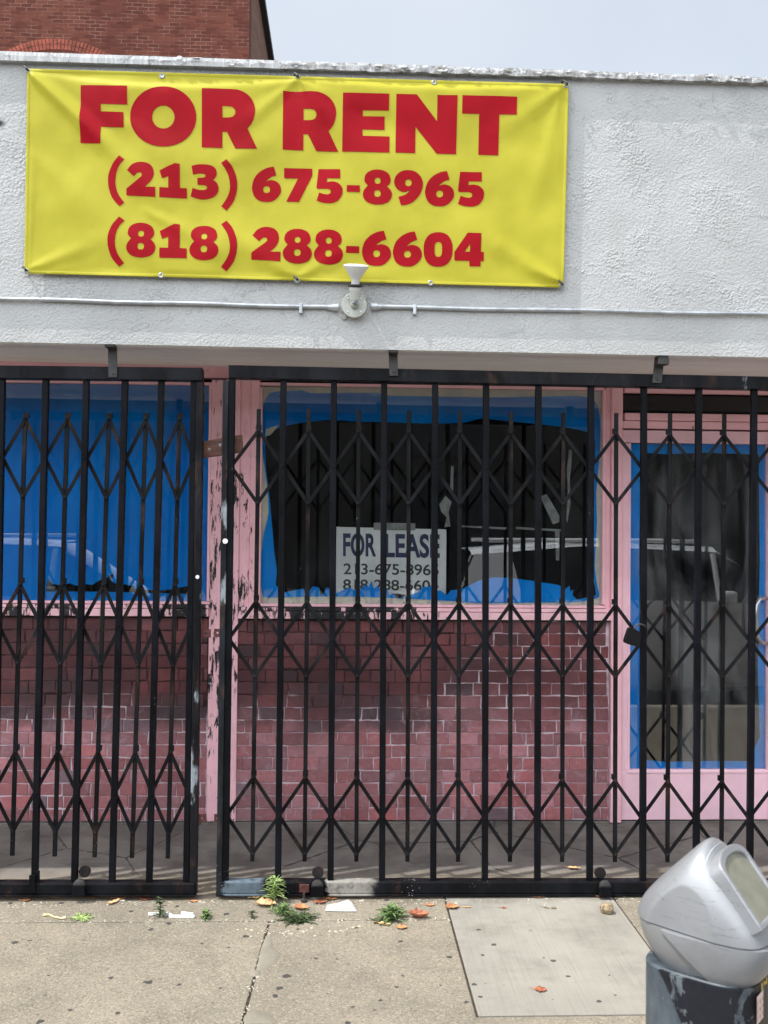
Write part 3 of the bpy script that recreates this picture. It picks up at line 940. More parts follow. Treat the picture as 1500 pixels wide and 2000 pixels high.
# door
mb = MB()
rect(mb, 1214.5, 824, 1500, 838.5, YB - .012, YB + .06)
rect(mb, 1500, 824, 1540, 1604, YB - .03, YB + .07)
mb.build('door_frame', M['pink_paint'], shop, bevel=.003)
mb = MB()
rect(mb, 1214.5, 842, 1536, 866, YB - .010, YB + .035)
rect(mb, 1214.5, 866, 1230, 1503, YB - .010, YB + .035)
rect(mb, 1498, 866, 1524, 1503, YB - .010, YB + .035)
rect(mb, 1214.5, 1503, 1536, 1600, YB - .010, YB + .035)
door = mb.build('door', M['door_pink'], shop, bevel=.003)
mb = MB(); ring(mb, 1226, 861, 1503, 1509, 4.5, YB - .015, YB + .02); mb.build('glazing_bead', M['door_pink'], door, bevel=.002)
mb = MB(); rect(mb, 1229, 865, 1499, 1504, YB + .012, YB + .018); mb.build('pane', M['door_glass'], door)
hp = [P(1497, 1168, YB - .012), P(1484, 1170, YB - .06), P(1478, 1182, YB - .07), P(1477, 1210, YB - .07), P(1478, 1240, YB - .07), P(1485, 1254, YB - .06), P(1497, 1257, YB - .012)]
MB().tube(hp, 0.011, 12).build('handle', M['steel_bright'], door, smooth=True)
# solid wall beyond the door, out of frame
mb = MB(); rect(mb, 1541, 824, 2300, 1604, YB - .006, YB + .06); mb.build('side_panel', M['door_pink'], shop)

# blue masking film behind the panes
def loop(pts, Y, off=(0, 0), sc=1.0, res=3, jag=False):
    return [(lambda q: (q.x, q.z))(P(off[0] + p[0] / sc, off[1] + p[1] / sc, Y)) for p in (spl(pts, res) if not jag else pts)]
Yf = YB + .030
ZO = (500, 740); ZS = 2.143
outer = [(60,58),(120,52),(195,48),(230,60),(380,58),(520,60),(540,70),(760,74),(960,78),(1170,74),(1340,72),(1390,80),(1420,95),(1438,150),(1440,300),(1424,480),(1428,600),(1418,780),(1432,880),(1436,912),(1400,924),(1335,934),(960,938),(850,932),(560,916),(300,910),(120,914),(45,914),(26,900),(20,820),(24,720),(34,640),(52,560),(46,440),(30,330),(26,200),(32,110)]
hole = [(100,205,1),(165,188),(300,172),(420,180),(520,180),(700,187),(870,184),(940,166),(1060,178),(1190,190),(1300,204),(1385,222),(1416,245),(1418,330),(1410,480),(1404,640),(1406,760),(1420,880,1),(1424,908,1),(1345,924,1),(1325,905,1),(1328,880,1),(1316,890,1),(1312,866,1),(1296,880,1),(1280,866),(1200,852),(1100,838),(1000,830),(930,846),(870,876),(815,885,1),(800,905,1),(770,884,1),(745,895,1),(735,868,1),(700,872,1),(680,892,1),(640,905,1),(592,922,1),(575,898,1),(560,905,1),(545,874,1),(520,884,1),(508,866,1),(492,880,1),(484,846,1),(470,872,1),(452,862,1),(440,884,1),(424,868,1),(410,886,1),(390,874,1),(340,896,1),(310,878,1),(296,872,1),(282,900,1),(270,906,1),(264,874,1),(238,868,1),(222,892,1),(206,906,1),(200,878,1),(186,880,1),(120,893,1),(82,862,1),(88,800,1),(76,720,1),(66,600),(55,480),(48,430),(40,330),(44,240)]
mb = flat_mesh([loop(outer, Yf, ZO, ZS, 2), loop(hole, Yf, ZO, ZS, 2)], Yf, 'masking_film', M['blue_film'], thick=.0012)
tag(mb, 'torn blue masking film round the edge of the middle window, ragged hole inside', 'window film')
Yr = YB + .036
mb = flat_mesh([loop([(508, 756), (1179, 756), (1179, 1182), (508, 1182)], Yr, jag=True), loop(outer, Yr, (ZO[0] + 2, ZO[1] + 2), ZS * 1.012, 2)], Yr, 'tape_border', M['tape_residue'], thick=.001)
tag(mb, 'pale cream tape residue framing the middle window outside the blue film', 'tape')
tear = [(250,1312,1),(272,1340,1),(312,1346,1),(362,1338,1),(410,1352,1),(440,1340,1),(482,1346,1),(520,1322,1),(562,1306,1),(572,1296,1),(598,1288,1),(580,1320,1),(596,1336,1),(640,1340,1),(700,1352,1),(704,1366,1),(830,1376,1),(900,1368,1),(990,1350,1),(990,1395,1),(900,1390,1),(650,1384,1),(560,1382,1),(240,1380,1)]
mb = flat_mesh([loop([(-610, 750), (409, 748), (406, 1174), (-610, 1174)], Yf, jag=True), loop(tear, Yf, (0, 640), 2.679, jag=True)], Yf, 'masking_film', M['blue_film'], thick=.0012)
tag(mb, 'blue masking film filling the whole left window, torn only along its bottom edge', 'window film')
mb = flat_mesh([loop([(1231, 867), (1497, 867), (1497, 1502), (1230, 1502)], YB + .024, jag=True), loop([(1252, 884), (1300, 887), (1380, 884), (1482, 888), (1484, 1100), (1480, 1300), (1484, 1440), (1470, 1470), (1462, 1487), (1400, 1486), (1300, 1488), (1256, 1484), (1251, 1300), (1248, 1100)], YB + .024, jag=True)], YB + .024, 'masking_film', M['blue_film'], thick=.0012)
tag(mb, 'narrow blue masking film strip round the edge of the door glass', 'window film')

# lease sign in the window
Ys = YB + .044
q = [P(657, 1029, Ys), P(872, 1034, Ys), P(871, 1172, Ys), P(656, 1172, Ys)]
o0 = Vector(((q[0].x + q[1].x) / 2, Ys, q[2].z))
sign = empty('lease_sign', o0)
tag(sign, 'white cardboard FOR LEASE sign with two phone numbers behind the middle window', 'sign')
mb = MB().slab([(q[3].x, q[3].z), (q[2].x, q[2].z), (q[1].x, q[1].z), (q[0].x, q[0].z)], Ys, Ys + .004)
mb.build('board', M['sign_white'], sign)
DG = None
def fit_text(s, px0, py0, px1, py1, Y, off, mat, parent, name, slope=0.0):
    cu = bpy.data.curves.new('text', 'FONT'); cu.body = s; cu.offset = off; cu.size = 1.0
    ob = bpy.data.objects.new('text', cu); COL.objects.link(ob)
    dg = bpy.context.evaluated_depsgraph_get(); dg.update()
    me = ob.evaluated_get(dg).to_mesh()
    V = [v.co.copy() for v in me.vertices]; Fc = [tuple(p.vertices) for p in me.polygons]
    bpy.data.objects.remove(ob)
    x0, x1 = min(v.x for v in V), max(v.x for v in V); y0, y1 = min(v.y for v in V), max(v.y for v in V)
    mb = MB(); vs = []
    for v in V:
        u = (v.x - x0) / (x1 - x0); t = (v.y - y0) / (y1 - y0)
        px = px0 + (px1 - px0) * u
        p = P(px, py1 + (py0 - py1) * t + slope * (px - px0), Y); vs.append((p.x, Y, p.z))
    mb.add(vs, Fc)
    return mb.build(name, mat, parent)
fit_text('FOR', 670, 1041, 735, 1087, Ys - .0012, 0.03, M['sign_navy'], sign, 'lettering', .012)
fit_text('LEASE', 752, 1042, 859, 1089, Ys - .0012, 0.03, M['sign_navy'], sign, 'lettering', .012)
fit_text('213-675-8965', 671, 1100, 857, 1122, Ys - .0012, 0.016, M['sign_black'], sign, 'phone_number', .012)
fit_text('818-288-6604', 670, 1131, 857, 1152, Ys - .0012, 0.016, M['sign_black'], sign, 'phone_number', .012)
def strip(pts, Y, mat, name, label, cat='tape'):
    o = flat_mesh([loop(pts, Y, jag=True)], Y, name, M[mat], thick=.0008)
    return tag(o, label, cat)
strip([(730, 1021), (811, 1022), (811, 1036), (730, 1035)], Ys - .004, 'tape_grey', 'tape_strip', 'horizontal grey tape strip holding the top of the lease sign')
strip([(1055, 970), (1068, 965), (1093, 1008), (1092, 1020), (1080, 1024)], YB + .028, 'tape_grey', 'tape_strip', 'wide slanting grey tape strip in the right half of the middle window')
strip([(881, 910), (886, 910), (885, 960), (879, 958)], YB + .028, 'tape_grey', 'tape_strip', 'short upright grey tape scrap above the right end of the lease sign')
strip([(1111, 878), (1117, 880), (1116, 905), (1113, 935), (1114, 985), (1108, 1022), (1106, 1015), (1109, 960), (1107, 920)], YB + .028, 'tape_grey', 'tape_strip', 'long ragged upright tape scrap near the right edge of the middle window')
strip([(895, 1026), (940, 1028), (990, 1030), (988, 1034), (930, 1031), (896, 1029)], YB + .028, 'tape_grey', 'tape_strip', 'thin level tape line right of the lease sign')
strip([(1008, 1029), (1060, 1032), (1100, 1034), (1098, 1038), (1050, 1036), (1008, 1033)], YB + .028, 'tape_grey', 'tape_strip', 'thin level tape line below the slanting tape strip')
strip([(1084, 1036), (1093, 1037), (1092, 1095), (1086, 1094)], YB + .028, 'tape_grey', 'tape_strip', 'faint upright tape strip hanging below the slanting one')
strip([(858, 985), (870, 968), (882, 980), (876, 1000), (880, 1028), (868, 1030), (872, 1010), (862, 1000)], YB + .029, 'tape_grey', 'tape_strip', 'crumpled grey tape wad above the right corner of the lease sign')
strip([(519, 838), (545, 830), (528, 850), (518, 852)], YB + .029, 'tape_residue', 'tape_strip', 'pale tape scrap at the upper left corner of the film hole')

# ------------------------------------------------------------------ folding gates
TOPW, PICK, UPR, STRIP = 0.06, 0.028, 0.019, 0.0165
def xz(px, py, Y=0.0):
    p = P(px, py, Y); return (p.x, p.z)

def gate(base_px, label, pickets, uprights, rows, railtop, railbot, post, casters, lugs):
    """pickets: (x at y=750, x at y=1718); uprights: (x at first apex, x at last vertex)"""
    b = G(*base_px)
    root = empty('security_gate', (b.x, 0, 0))
    tag(root, label, 'security gate', 'black folding security gates')
    # rails
    (tx0, ty0), (tx1, ty1) = railtop
    mb = MB().slab([xz(tx0, ty0 + 25), xz(tx1, ty1 + 25), xz(tx1, ty1), xz(tx0, ty0)], -.03, .03)
    mb.build('top_rail', M['gate_rail'], root, bevel=.003)
    bx0, bx1, byt, byb = railbot
    mb = MB().slab([xz(bx0, byb - 3), xz(bx1, byb - 3), xz(bx1, byt), xz(bx0, byt)], -.028, .028)
    br = mb.build('bottom_rail', M['bottom_rail_paint'], root, bevel=.006)
    mb = MB().slab([xz(bx0, byb), xz(bx1, byb), xz(bx1, byb - 3), xz(bx0, byb - 3)], -.033, .031)
    mb.build('rail_lip', M['bottom_rail_paint'], br, bevel=.001)
    def ylerp(a, x): return a[1] + (x - a[0]) * 0.02
    pk = []
    for (xt, xb) in pickets:
        yt = ty0 + (ty1 - ty0) * (xt - tx0) / (tx1 - tx0) + 24.5
        a, c = xz(xt, yt), xz(xb, byt + .5)
        pk.append((a, c))
        MB().bar(c, a, PICK, -.013, .013).build('picket', M['gate_paint'], root, bevel=.003)
    def on(seg, z):
        (x1, z1), (x0, z0) = seg
        return x0 + (x1 - x0) * (z - z0) / (z1 - z0)
    ups = []
    for i, (xt, xb) in enumerate(uprights):
        dx = xt - uprights[0][0]
        ya = rows['top'] + rows['sl'] * dx
        yb = rows['end'] + rows['sb'] * dx
        t = lambda y: xt + (xb - xt) * (y - 840) / (1668 - 840)
        a, c = xz(t(ya), ya, .036), xz(t(yb), yb, .036)
        up = MB().bar(c, a, UPR, .030, .042).build('upright', M['lattice_paint'], root, bevel=.002)
        pts = []
        for (ya_, ym_, yc_) in rows['d']:
            pa = xz(t(ya_ + rows['sl'] * dx), ya_ + rows['sl'] * dx, .02); pc = xz(t(yc_ + rows['sb'] * dx), yc_ + rows['sb'] * dx, .02)
            pts.append((pa, pc))
            for q in (pa, pc):
                mbt = MB()
                mbt.lathe((q[0], .0165, q[1]), (0, -1, 0), [(0, .0105), (.003, .0105), (.0035, .0065), (.008, .006), (.0095, .003)], 12)
                mbt.build('bolt', M['lattice_paint'], up, smooth=True)
            # sleeve above the apex
            MB().bar((pa[0], pa[1] + .004), (pa[0], pa[1] + .028), .024, .0285, .044).build('sleeve', M['lattice_paint'], up)
        ups.append(pts)
    n = len(ups)
    for r in range(len(rows['d'])):
        mid = rows['d'][r][1]
        for i in range(n):
            pa, pc = ups[i][r]
            for side in (1, -1):
                j = i + side
                if 0 <= j < n:
                    p2 = ups[j][r][1]
                    y0, y1 = (.0175, .0215) if side > 0 else (.0225, .0265)
                    d = (Vector(p2) - Vector(pa)).normalized() * .009
                    MB().bar((p2[0] + d.x, p2[1] + d.y), (pa[0] - d.x, pa[1] - d.y), STRIP, y0, y1).build('lattice_strip', M['lattice_paint'], root, bevel=.0012)
                elif post is not None and ((side < 0 and post['side'] < 0) or (side > 0 and post['side'] > 0)):
                    zmid = (pa[1] + pc[1]) / 2
                    xe = on(post['seg'], zmid)
                    for q, y0 in ((pa, .0175), (pc, .0225)):
                        d = (Vector((xe, zmid)) - Vector(q)).normalized() * .009
                        MB().bar((q[0] - d.x, q[1] - d.y), (xe, zmid), STRIP, y0, y0 + .004).build('lattice_strip', M['lattice_paint'], root, bevel=.0012)
        # rivets on the pickets
        for (a, c) in pk:
            y = None
            cand = [(abs(u[r][0][0] - a[0]), (u[r][0][1] + u[r][1][1]) / 2) for u in ups]
            zmid = min(cand)[1]
            x = on((a, c), zmid)
            MB().lathe((x, -.0132, zmid), (0, -1, 0), [(0, .006), (.002, .005), (.003, .002)], 10).build('rivet', M['gate_paint'], root, smooth=True)
    if post:
        for (seg, wd, y0, y1, mt) in post['bars']:
            MB().bar(seg[1], seg[0], wd, y0, y1).build('post', M[mt], root, bevel=.003)
    for (cx, cy) in casters:
        p = P(cx, cy, -.034)
        mb = MB().lathe((p.x, -.06, p.z), (0, 1, 0), [(0, .019), (.003, .026), (.02, .026), (.024, .019)], 24)
        ca = mb.build('caster', M['bracket_paint'], root, smooth=True)
        mb = MB().slab([(p.x - .03, p.z - .045), (p.x + .03, p.z - .045), (p.x + .024, p.z + .004), (p.x - .024, p.z + .004)], -.064, -.0345)
        mb.build('fork', M['gate_paint'], ca, bevel=.004)
        MB().lathe((p.x, .031, p.z + .030), (0, 1, 0), [(0, .026), (.012, .026)], 24).build('wheel', M['wheel_dark'], ca, smooth=True)
    for (lx0, lx1, ly) in lugs:
        a, c = xz(lx0, ly + 8), xz(lx1, ly - 8)
        mb = MB(); n_ = 20
        lp = [(a[0], a[1]), (c[0], a[1]), (c[0], c[1]), (a[0], c[1])]
        hole_ = [((a[0] + c[0]) / 2 + .0055 * math.cos(k * math.pi / 6), (a[1] + c[1]) / 2 + .0055 * math.sin(k * math.pi / 6)) for k in range(12)]
        flat_mesh([lp, hole_], -.004, 'lug', M['lug_rust'], root, thick=.006)
    return root

# right gate
pickR = [(553.8, 543), (652.4, 645.6), (750.3, 746.2), (850, 846), (949.3, 946.8), (1051.5, 1049.5), (1154, 1151.5), (1257.2, 1255.3), (1364.5, 1359.5), (1472.5, 1464), (1581, 1571), (1690, 1679)]
upR = [(505, 493), (602.7, 595), (700.5, 696), (798.7, 795.7), (898.2, 894.6), (998, 996), (1100, 1098), (1203.5, 1201), (1308.5, 1303.5), (1414.5, 1409), (1522, 1516), (1632, 1624)]
rowsR = dict(top=799, end=1682, sl=0.011, sb=0.002, d=[(841, 910, 983), (1175, 1249, 1320.5), (1518, 1594, 1668)])
segR = (xz(453, 740), xz(439, 1746))
gr = gate((445, 1745), 'wide black folding security gate across the middle window and the door', pickR, upR, rowsR,
          ((448, 715), (1760, 743)), (432, 1760, 1718, 1745),
          dict(side=-1, seg=segR, bars=[((xz(454, 728), xz(440, 1747)), .028, -.017, .017, 'gate_paint'), ((xz(442, 744), xz(428.5, 1748)), .026, -.022, .020, 'post_worn')]),
          [(620, 1728), (1180, 1729)], [(418, 432, 1236), (418, 432, 1598)])
# left gate
pickL = [(-164, -180), (-81, -98), (4.5, -12), (89.8, 68), (169, 145.6), (244.5, 219), (315.5, 291.6), (379, 364)]
upL = [(-119, -141), (-35, -56), (48.5, 24), (130.7, 107), (212, 185), (284, 258), (350, 328)]
rowsL = dict(top=812, end=1668, sl=0.006, sb=0.018, d=[(816, 897, 967), (1140, 1221, 1292), (1467, 1547, 1620)])
gl = gate((380, 1745), 'narrower black folding security gate across the left window', pickL, upL, rowsL,
          ((-230, 713), (397, 720)), (-240, 383, 1721, 1746),
          dict(side=1, seg=(xz(379, 740), xz(364, 1718)), bars=[((xz(391.5, 746), xz(378, 1746)), .032, -.020, .020, 'gate_rail')]),
          [(157, 1726)], [(394, 412, 1237), (386, 403, 1598)])
# paint spots on the posts
for (x, y, r) in ((440, 1057, .0125), (385.5, 1127, .009)):
    p = P(x, y, -.023)
    MB().lathe((p.x, -.0235 if x > 400 else -.0215, p.z), (0, -1, 0), [(-.001, r), (.0006, r * .95)], 7).build('paint_spot', M['paint_spot'], gr if x > 400 else gl)
# latch on the left gate
mb = MB().slab([xz(66, 1722), xz(80, 1722), xz(80, 1698), xz(66, 1698)], -.02, -.0135)
mb.slab([xz(62, 1738), xz(74, 1738), xz(74, 1704), xz(62, 1704)], -.038, -.029)
mb.build('latch', M['gate_paint'], gl, bevel=.001)
mb = MB().slab([xz(585, 1742, -.035), xz(604, 1742, -.035), xz(604, 1727, -.035), xz(585, 1727, -.035)], -.045, -.030)
mb.build('stop_plate', M['lug_rust'], gr, bevel=.002)
q = P(594, 1748, -.045)
MB().tube([(q.x, -.055, .002), (q.x, -.055, .012), (q.x, -.055, .016), (q.x, -.055, .04)], [.014, .014, .006, .006], 10).build('anchor_bolt', M['bracket_paint'], gr, smooth=True)

# hanger brackets from the soffit
for k, (px, y0, y1, wpx, lab) in enumerate([(220.5, 677, 737, 17, 'dark steel hanger strap above the left gate'), (769, 690, 734, 17, 'dark steel hanger strap in the middle of the wide gate, above the lease sign'), (1283, 704, 748, 19, 'bent dark steel hanger strap above the door end of the wide gate')]):
    a = P(px, y1, -.036)
    hw = wpx / 2 / 434
    zt = sz(a.x, -.06) - .001
    root = empty('hanger_bracket', (a.x, -.036, a.z))
    tag(root, lab, 'bracket', 'hanger brackets over the gates')
    tilt = 0.012 if k == 2 else -0.004
    MB().slab([(a.x - hw, a.z), (a.x + hw, a.z), (a.x + hw + tilt, zt), (a.x - hw + tilt, zt)], -.0385, -.0315).build('strap', M['bracket_paint'], root, bevel=.001)
    MB().box(a.x - hw + tilt - .001, a.x + hw + tilt + .001, -.094, -.039, zt - .012, zt).build('foot', M['bracket_paint'], root, bevel=.001)
    if k == 2:
        MB().box(a.x - hw + tilt - .003, a.x + hw + tilt + .004, -.094, -.045, zt - .04, zt - .013).build('clip', M['bracket_paint'], root, bevel=.002)
    MB().lathe((a.x, -.0385, a.z + .018), (0, -1, 0), [(0, .007), (.004, .006)], 6).build('bolt', M['bracket_paint'], root)

# padlock on the lattice by the door
pc = P(1236, 1243, -.03)
root = empty('padlock', (pc.x, -.03, pc.z - .02))
tag(root, 'black padlock hooked round a picket in front of the door', 'padlock')
lp = [(1219, 1250), (1223, 1238), (1228, 1226), (1240, 1229), (1250, 1237), (1249, 1250), (1246, 1262), (1234, 1260), (1221, 1256)]
flat_mesh([[(lambda p: (p.x, p.z))(P(*q, -.045)) for q in spl(lp, 3)]], -.06, 'lock_body', M['padlock_black'], root, thick=.03)
sh = [P(1240, 1238, -.03), P(1239, 1228, -.028), P(1243, 1221, -.022), P(1251, 1219, -.02), P(1259, 1222, -.016), P(1263, 1230, .0), P(1262, 1242, .014)]
MB().tube(sh, .0045, 10).build('shackle', M['bracket_paint'], root, smooth=True)

# wooden board jammed behind the posts
q = [P(393, 895, .055), P(393, 863, .055), P(472, 849, .055), P(474, 883, .055)]
root = empty('wooden_board', ((q[0].x + q[2].x) / 2, .06, q[0].z))
tag(root, 'short dark wooden board bolted behind the two gate posts', 'board')
MB().slab([(q[0].x, q[0].z), (q[3].x, q[3].z), (q[2].x, q[2].z), (q[1].x, q[1].z)], .048, .078).build('plank', M['dark_wood'], root, bevel=.002)
for (x, y) in ((409, 877), (430, 869)):
    p = P(x, y, .048)
    mb = MB()
    for k in range(3):
        a = k * 2.1 + .5
        mb.lathe((p.x + .0045 * math.cos(a), .0482, p.z + .0045 * math.sin(a)), (0, -1, 0), [(0, .0036), (.003, .003)], 8)
    mb.build('screw', M['steel_bright'], root)

# ------------------------------------------------------------------ banner
YBN = -0.125
bTL, bTR, bBR, bBL = P(53, 134, YBN), P(1111, 164, YBN), P(1101, 562, YBN), P(47.5, 534, YBN)
GT = [(53.5, 138), (316, 147), (581, 151), (848, 160), (1106, 166)]
GB = [(51, 529), (314, 537), (580, 547), (841, 552), (1097, 556)]
def pix(x, z):
    v = Vector((x, YBN, z)) - CAM
    d = v.dot(FW)
    return 750 + v.dot(RR) / d * FPX, 1000 - v.dot(UU) / d * FPX
def pix3(p):
    v = p - CAM; d = v.dot(FW)
    return 750 + v.dot(RR) / d * FPX, 1000 - v.dot(UU) / d * FPX
RID = [  # folds in the cloth: x0, y0, x1, y1, half width, height (m)
    (60, 145, 230, 300, 16, .006), (60, 145, 420, 470, 30, .010), (150, 200, 520, 560, 34, -.006), (60, 300, 300, 520, 40, .004),
    (581, 155, 470, 250, 16, .005), (581, 155, 700, 300, 20, .006), (581, 155, 640, 190, 10, .004), (581, 155, 500, 175, 12, .004),
    (1100, 170, 960, 270, 22, .005), (1100, 170, 1040, 400, 18, .003), (1095, 552, 900, 440, 26, .007), (1095, 552, 1020, 520, 12, .004),
    (580, 545, 420, 440, 26, .006), (580, 545, 700, 470, 18, .004), (55, 527, 200, 470, 16, .004), (440, 320, 560, 260, 30, .003),
    (55, 527, 62, 300, 9, .003), (300, 420, 480, 520, 24, .005), (700, 220, 900, 300, 36, -.003), (250, 240, 360, 330, 28, .004)]
def ybump(x, z):
    px, py = pix(x, z)
    h = 0.0
    for (x0, y0, x1, y1, wd, am) in RID:
        dx, dy = x1 - x0, y1 - y0
        L2 = dx * dx + dy * dy
        t = ((px - x0) * dx + (py - y0) * dy) / L2
        if t < -0.15 or t > 1.15: continue
        d = abs((px - x0) * dy - (py - y0) * dx) / math.sqrt(L2)
        wv = wd * (0.35 + 0.9 * max(0, min(1, t)))
        fade = max(0, min(1, (t + .15) / .2)) * max(0, min(1, (1.15 - t) / .5))
        h += am * 1.25 * math.exp(-(d / wv) ** 2) * fade
    # swags between the tied grommets along the top
    for (a, b, sag) in ((53, 581, 30), (581, 1106, 14)):
        if a <= px <= b:
            t = (px - a) / (b - a)
            yc = 137 + (px - 53) * .0276 + sag * 4 * t * (1 - t) * .8
            h += 0.016 * (4 * t * (1 - t)) ** .7 * (1 / (1 + math.exp(-(py - yc) / 3.2))) * math.exp(-max(0, py - yc) / 60)
    h += 0.007 * noise.noise((px / 150, py / 90, 2.0)) + 0.0020 * noise.noise((px / 45, py / 60, 5.0))
    # held flat at the hem
    e = min(px - 50, 1104 - px, py - (134 + (px - 53) * .028), (534 + (px - 47) * .0266) - py)
    return YBN - h * max(0.12, min(1, e / 14)) 
ban = empty('banner', ((bBL.x + bBR.x) / 2, YBN, bBL.z))
tag(ban, 'big yellow vinyl FOR RENT banner with red lettering tied to the white wall', 'banner')
NX, NZ = 300, 120
vs, fs = [], []
for j in range(NZ + 1):
    for i in range(NX + 1):
        u, t = i / NX, j / NZ
        a = bBL.lerp(bBR, u); b = bTL.lerp(bTR, u)
        p = a.lerp(b, t)
        # edges pulled in slightly between the grommets
        k = abs(math.sin(u * 4 * math.pi)) * 0.004
        z = p.z - k * (t ** 8) + k * ((1 - t) ** 8)
        vs.append((p.x, ybump(p.x, z), z))
for j in range(NZ):
    for i in range(NX):
        a = j * (NX + 1) + i
        fs.append((a, a + 1, a + NX + 2, a + NX + 1))
MB().add(vs, fs).build('cloth', M['banner_yellow'], ban, smooth=True)
# hems (folded, welded edge)
mb = MB()
def hem(p0, p1, inward, n=120, wd=.014):
    vs, fs = [], []
    for i in range(n + 1):
        p = p0.lerp(p1, i / n)
        for k, (o, y) in enumerate(((0, .0), (.002, -.0018), (wd * .7, -.0018), (wd, -.0004))):
            qx, qz = p.x + inward.x * o, p.z + inward.z * o
            vs.append((qx, ybump(qx, qz) + y, qz))
    for i in range(n):
        for k in range(3):
            a = i * 4 + k
            fs.append((a, a + 4, a + 5, a + 1))
    mb.add(vs, fs)
hem(bTL, bTR, Vector((0, 0, -1)), 240); hem(bBL, bBR, Vector((0, 0, 1)), 240)
hem(bTL, bBL, Vector((1, 0, 0))); hem(bTR, bBR, Vector((-1, 0, 0)))
mb.build('hem', M['banner_yellow'], ban, smooth=True)
for (px, py) in GT + GB:
    p = P(px, py, YBN - .006)
    mb = MB()
    mb.lathe((p.x, ybump(p.x, p.z) - .001, p.z), (0, -1, 0), [(0, .0125), (.002, .0115), (.0032, .009), (.0022, .006), (-.001, .0055)], 18)
    gm = mb.build('grommet', M['conduit_metal'], ban, smooth=True)
    if px < 100 or 560 < px < 600 or px > 1090:
        mb = MB().tube([(p.x + .004, YBN - .008, p.z), (p.x, YBN - .02, p.z + .004), (p.x - .012, YBN - .012, p.z + .016), (p.x - .014, YW - .002, p.z + .022)], .0045, 8)
        mb.build('hook', M['bracket_paint'], gm, smooth=True)

# lettering outlines traced in picture units, laid on the cloth
def lsc(pts, o, s): return [((o[0] + p[0] / s), (o[1] + p[1] / s)) + tuple(p[2:]) for p in pts]
C = lambda pts: [tuple(p) + (1,) for p in pts]
a1, s1 = (150, 150), 4.1667
gF = [lsc(C([(36,76),(415,84),(415,234),(199,227),(199,286),(383,293),(383,414),(199,408),(199,552),(31,541)]), a1, s1)]
gO = [lsc(sup(705, 331, 269, 243, 2.0, 60), a1, s1), lsc(sup(706, 332, 91, 91, 2.0, 36), a1, s1)]
gR = [lsc([(1021,102,1),(1250,108,1),(1320,116),(1385,146),(1432,200),(1453,275),(1441,350),(1418,395),(1390,424,1),(1469,592,1),(1290,587,1),(1222,450,1),(1185,449,1),(1185,582,1),(1017,576,1)], a1, s1),
      lsc([(1187,245,1),(1240,246,1),(1268,254),(1287,272),(1292,292),(1286,314),(1268,330),(1240,336,1),(1187,336,1)], a1, s1)]
a2, s2 = (540, 165), 6.25
gE = [lsc(C([(812,111),(1376,126),(1372,326),(1054,320),(1054,388),(1320,394),(1320,555),(1051,550),(1051,628),(1380,636),(1377,836),(802,824)]), a2, s2)]
a3, s3 = (770, 175), 6.0
gN = [lsc(C([(24,63),(262,69),(500,378),(503,76),(739,80),(724,760),(495,753),(249,438),(245,750),(13,744)]), a3, s3)]
gT = [lsc(C([(796,80),(1436,96),(1432,303),(1229,299),(1219,772),(985,765),(992,293),(791,290)]), a3, s3)]
a4, s4 = (200, 300), 5.357
gPL = [lsc([(181,30,1),(110,115),(68,210),(60,290),(70,370),(105,465),(178,552,1),(230,514,1),(170,430),(142,350),(138,270),(155,185),(190,120),(237,70,1)], a4, s4)]
gPR = [lsc([(1299,64,1),(1360,140),(1400,240),(1411,330),(1400,420),(1365,510),(1297,596,1),(1243,551,1),(1300,465),(1330,390),(1334,320),(1320,240),(1290,170),(1243,102,1)], a4, s4)]
g2 = [lsc([(263,182,1),(310,125),(360,98),(412,91),(480,105),(525,145),(540,205),(530,255),(500,305),(448,354,1),(557,354,1),(556,458,1),(252,438,1),(252,368,1),(400,255),(416,225),(410,208),(392,203),(365,212),(333,244,1)], a4, s4)]
g1 = [lsc(C([(600,179),(757,107),(813,112),(811,360),(884,364),(884,467),(598,460),(598,354),(690,357),(690,239),(624,260)]), a4, s4)]
g3 = [lsc([(934,134,1),(990,119),(1065,116),(1140,128),(1185,160),(1197,205),(1188,245),(1160,275,1),(1195,305),(1214,350),(1205,410),(1160,455),(1090,477),(1010,474),(922,447,1),(943,359,1),(1000,378),(1060,382),(1090,370),(1094,352),(1080,336),(1050,330,1),(995,328,1),(995,256,1),(1050,254,1),(1078,244),(1076,224),(1050,212),(1005,212),(950,224,1)], a4, s4)]
a5, s5 = (485, 310), 6.383
g6 = [lsc([(319,101,1),(240,115),(150,160),(80,235),(48,330),(50,400),(80,475),(140,522),(215,536),(290,530),(355,490),(400,430),(407,375),(390,320),(350,284),(300,268),(260,270),(218,284,1),(260,245),(300,222),(349,206,1)], a5, s5), lsc(sup(228, 383, 42, 42, 2.3, 24), a5, s5)]
g7 = [lsc(C([(446,117),(797,124),(797,212),(632,541),(472,535),(620,247),(446,243)]), a5, s5)]
g5 = [lsc([(875,130,1),(1146,133,1),(1146,249,1),(985,246,1),(978,294,1),(1050,287),(1115,305),(1165,355),(1175,415),(1155,480),(1100,538),(1020,558),(930,550),(850,525,1),(883,424,1),(940,442),(990,448),(1020,435),(1028,412),(1015,388),(980,378,1),(862,377,1),(849,365,1)], a5, s5)]
gH = [lsc(C([(1228,332),(1391,336),(1391,420),(1226,416)]), a5, s5)]
a6, s6 = (700, 320), 5.769
g8 = [lsc([(215,68),(285,80),(340,115),(363,175),(355,220),(322,255,1),(365,300),(378,350),(360,405),(310,445),(215,462),(125,445),(70,405),(50,350),(62,300),(105,246,1),(75,210),(68,175),(85,120),(140,80)], a6, s6), lsc(sup(217, 193, 33, 34, 2.4, 24), a6, s6), lsc(sup(214, 336, 37, 38, 2.4, 24), a6, s6)]
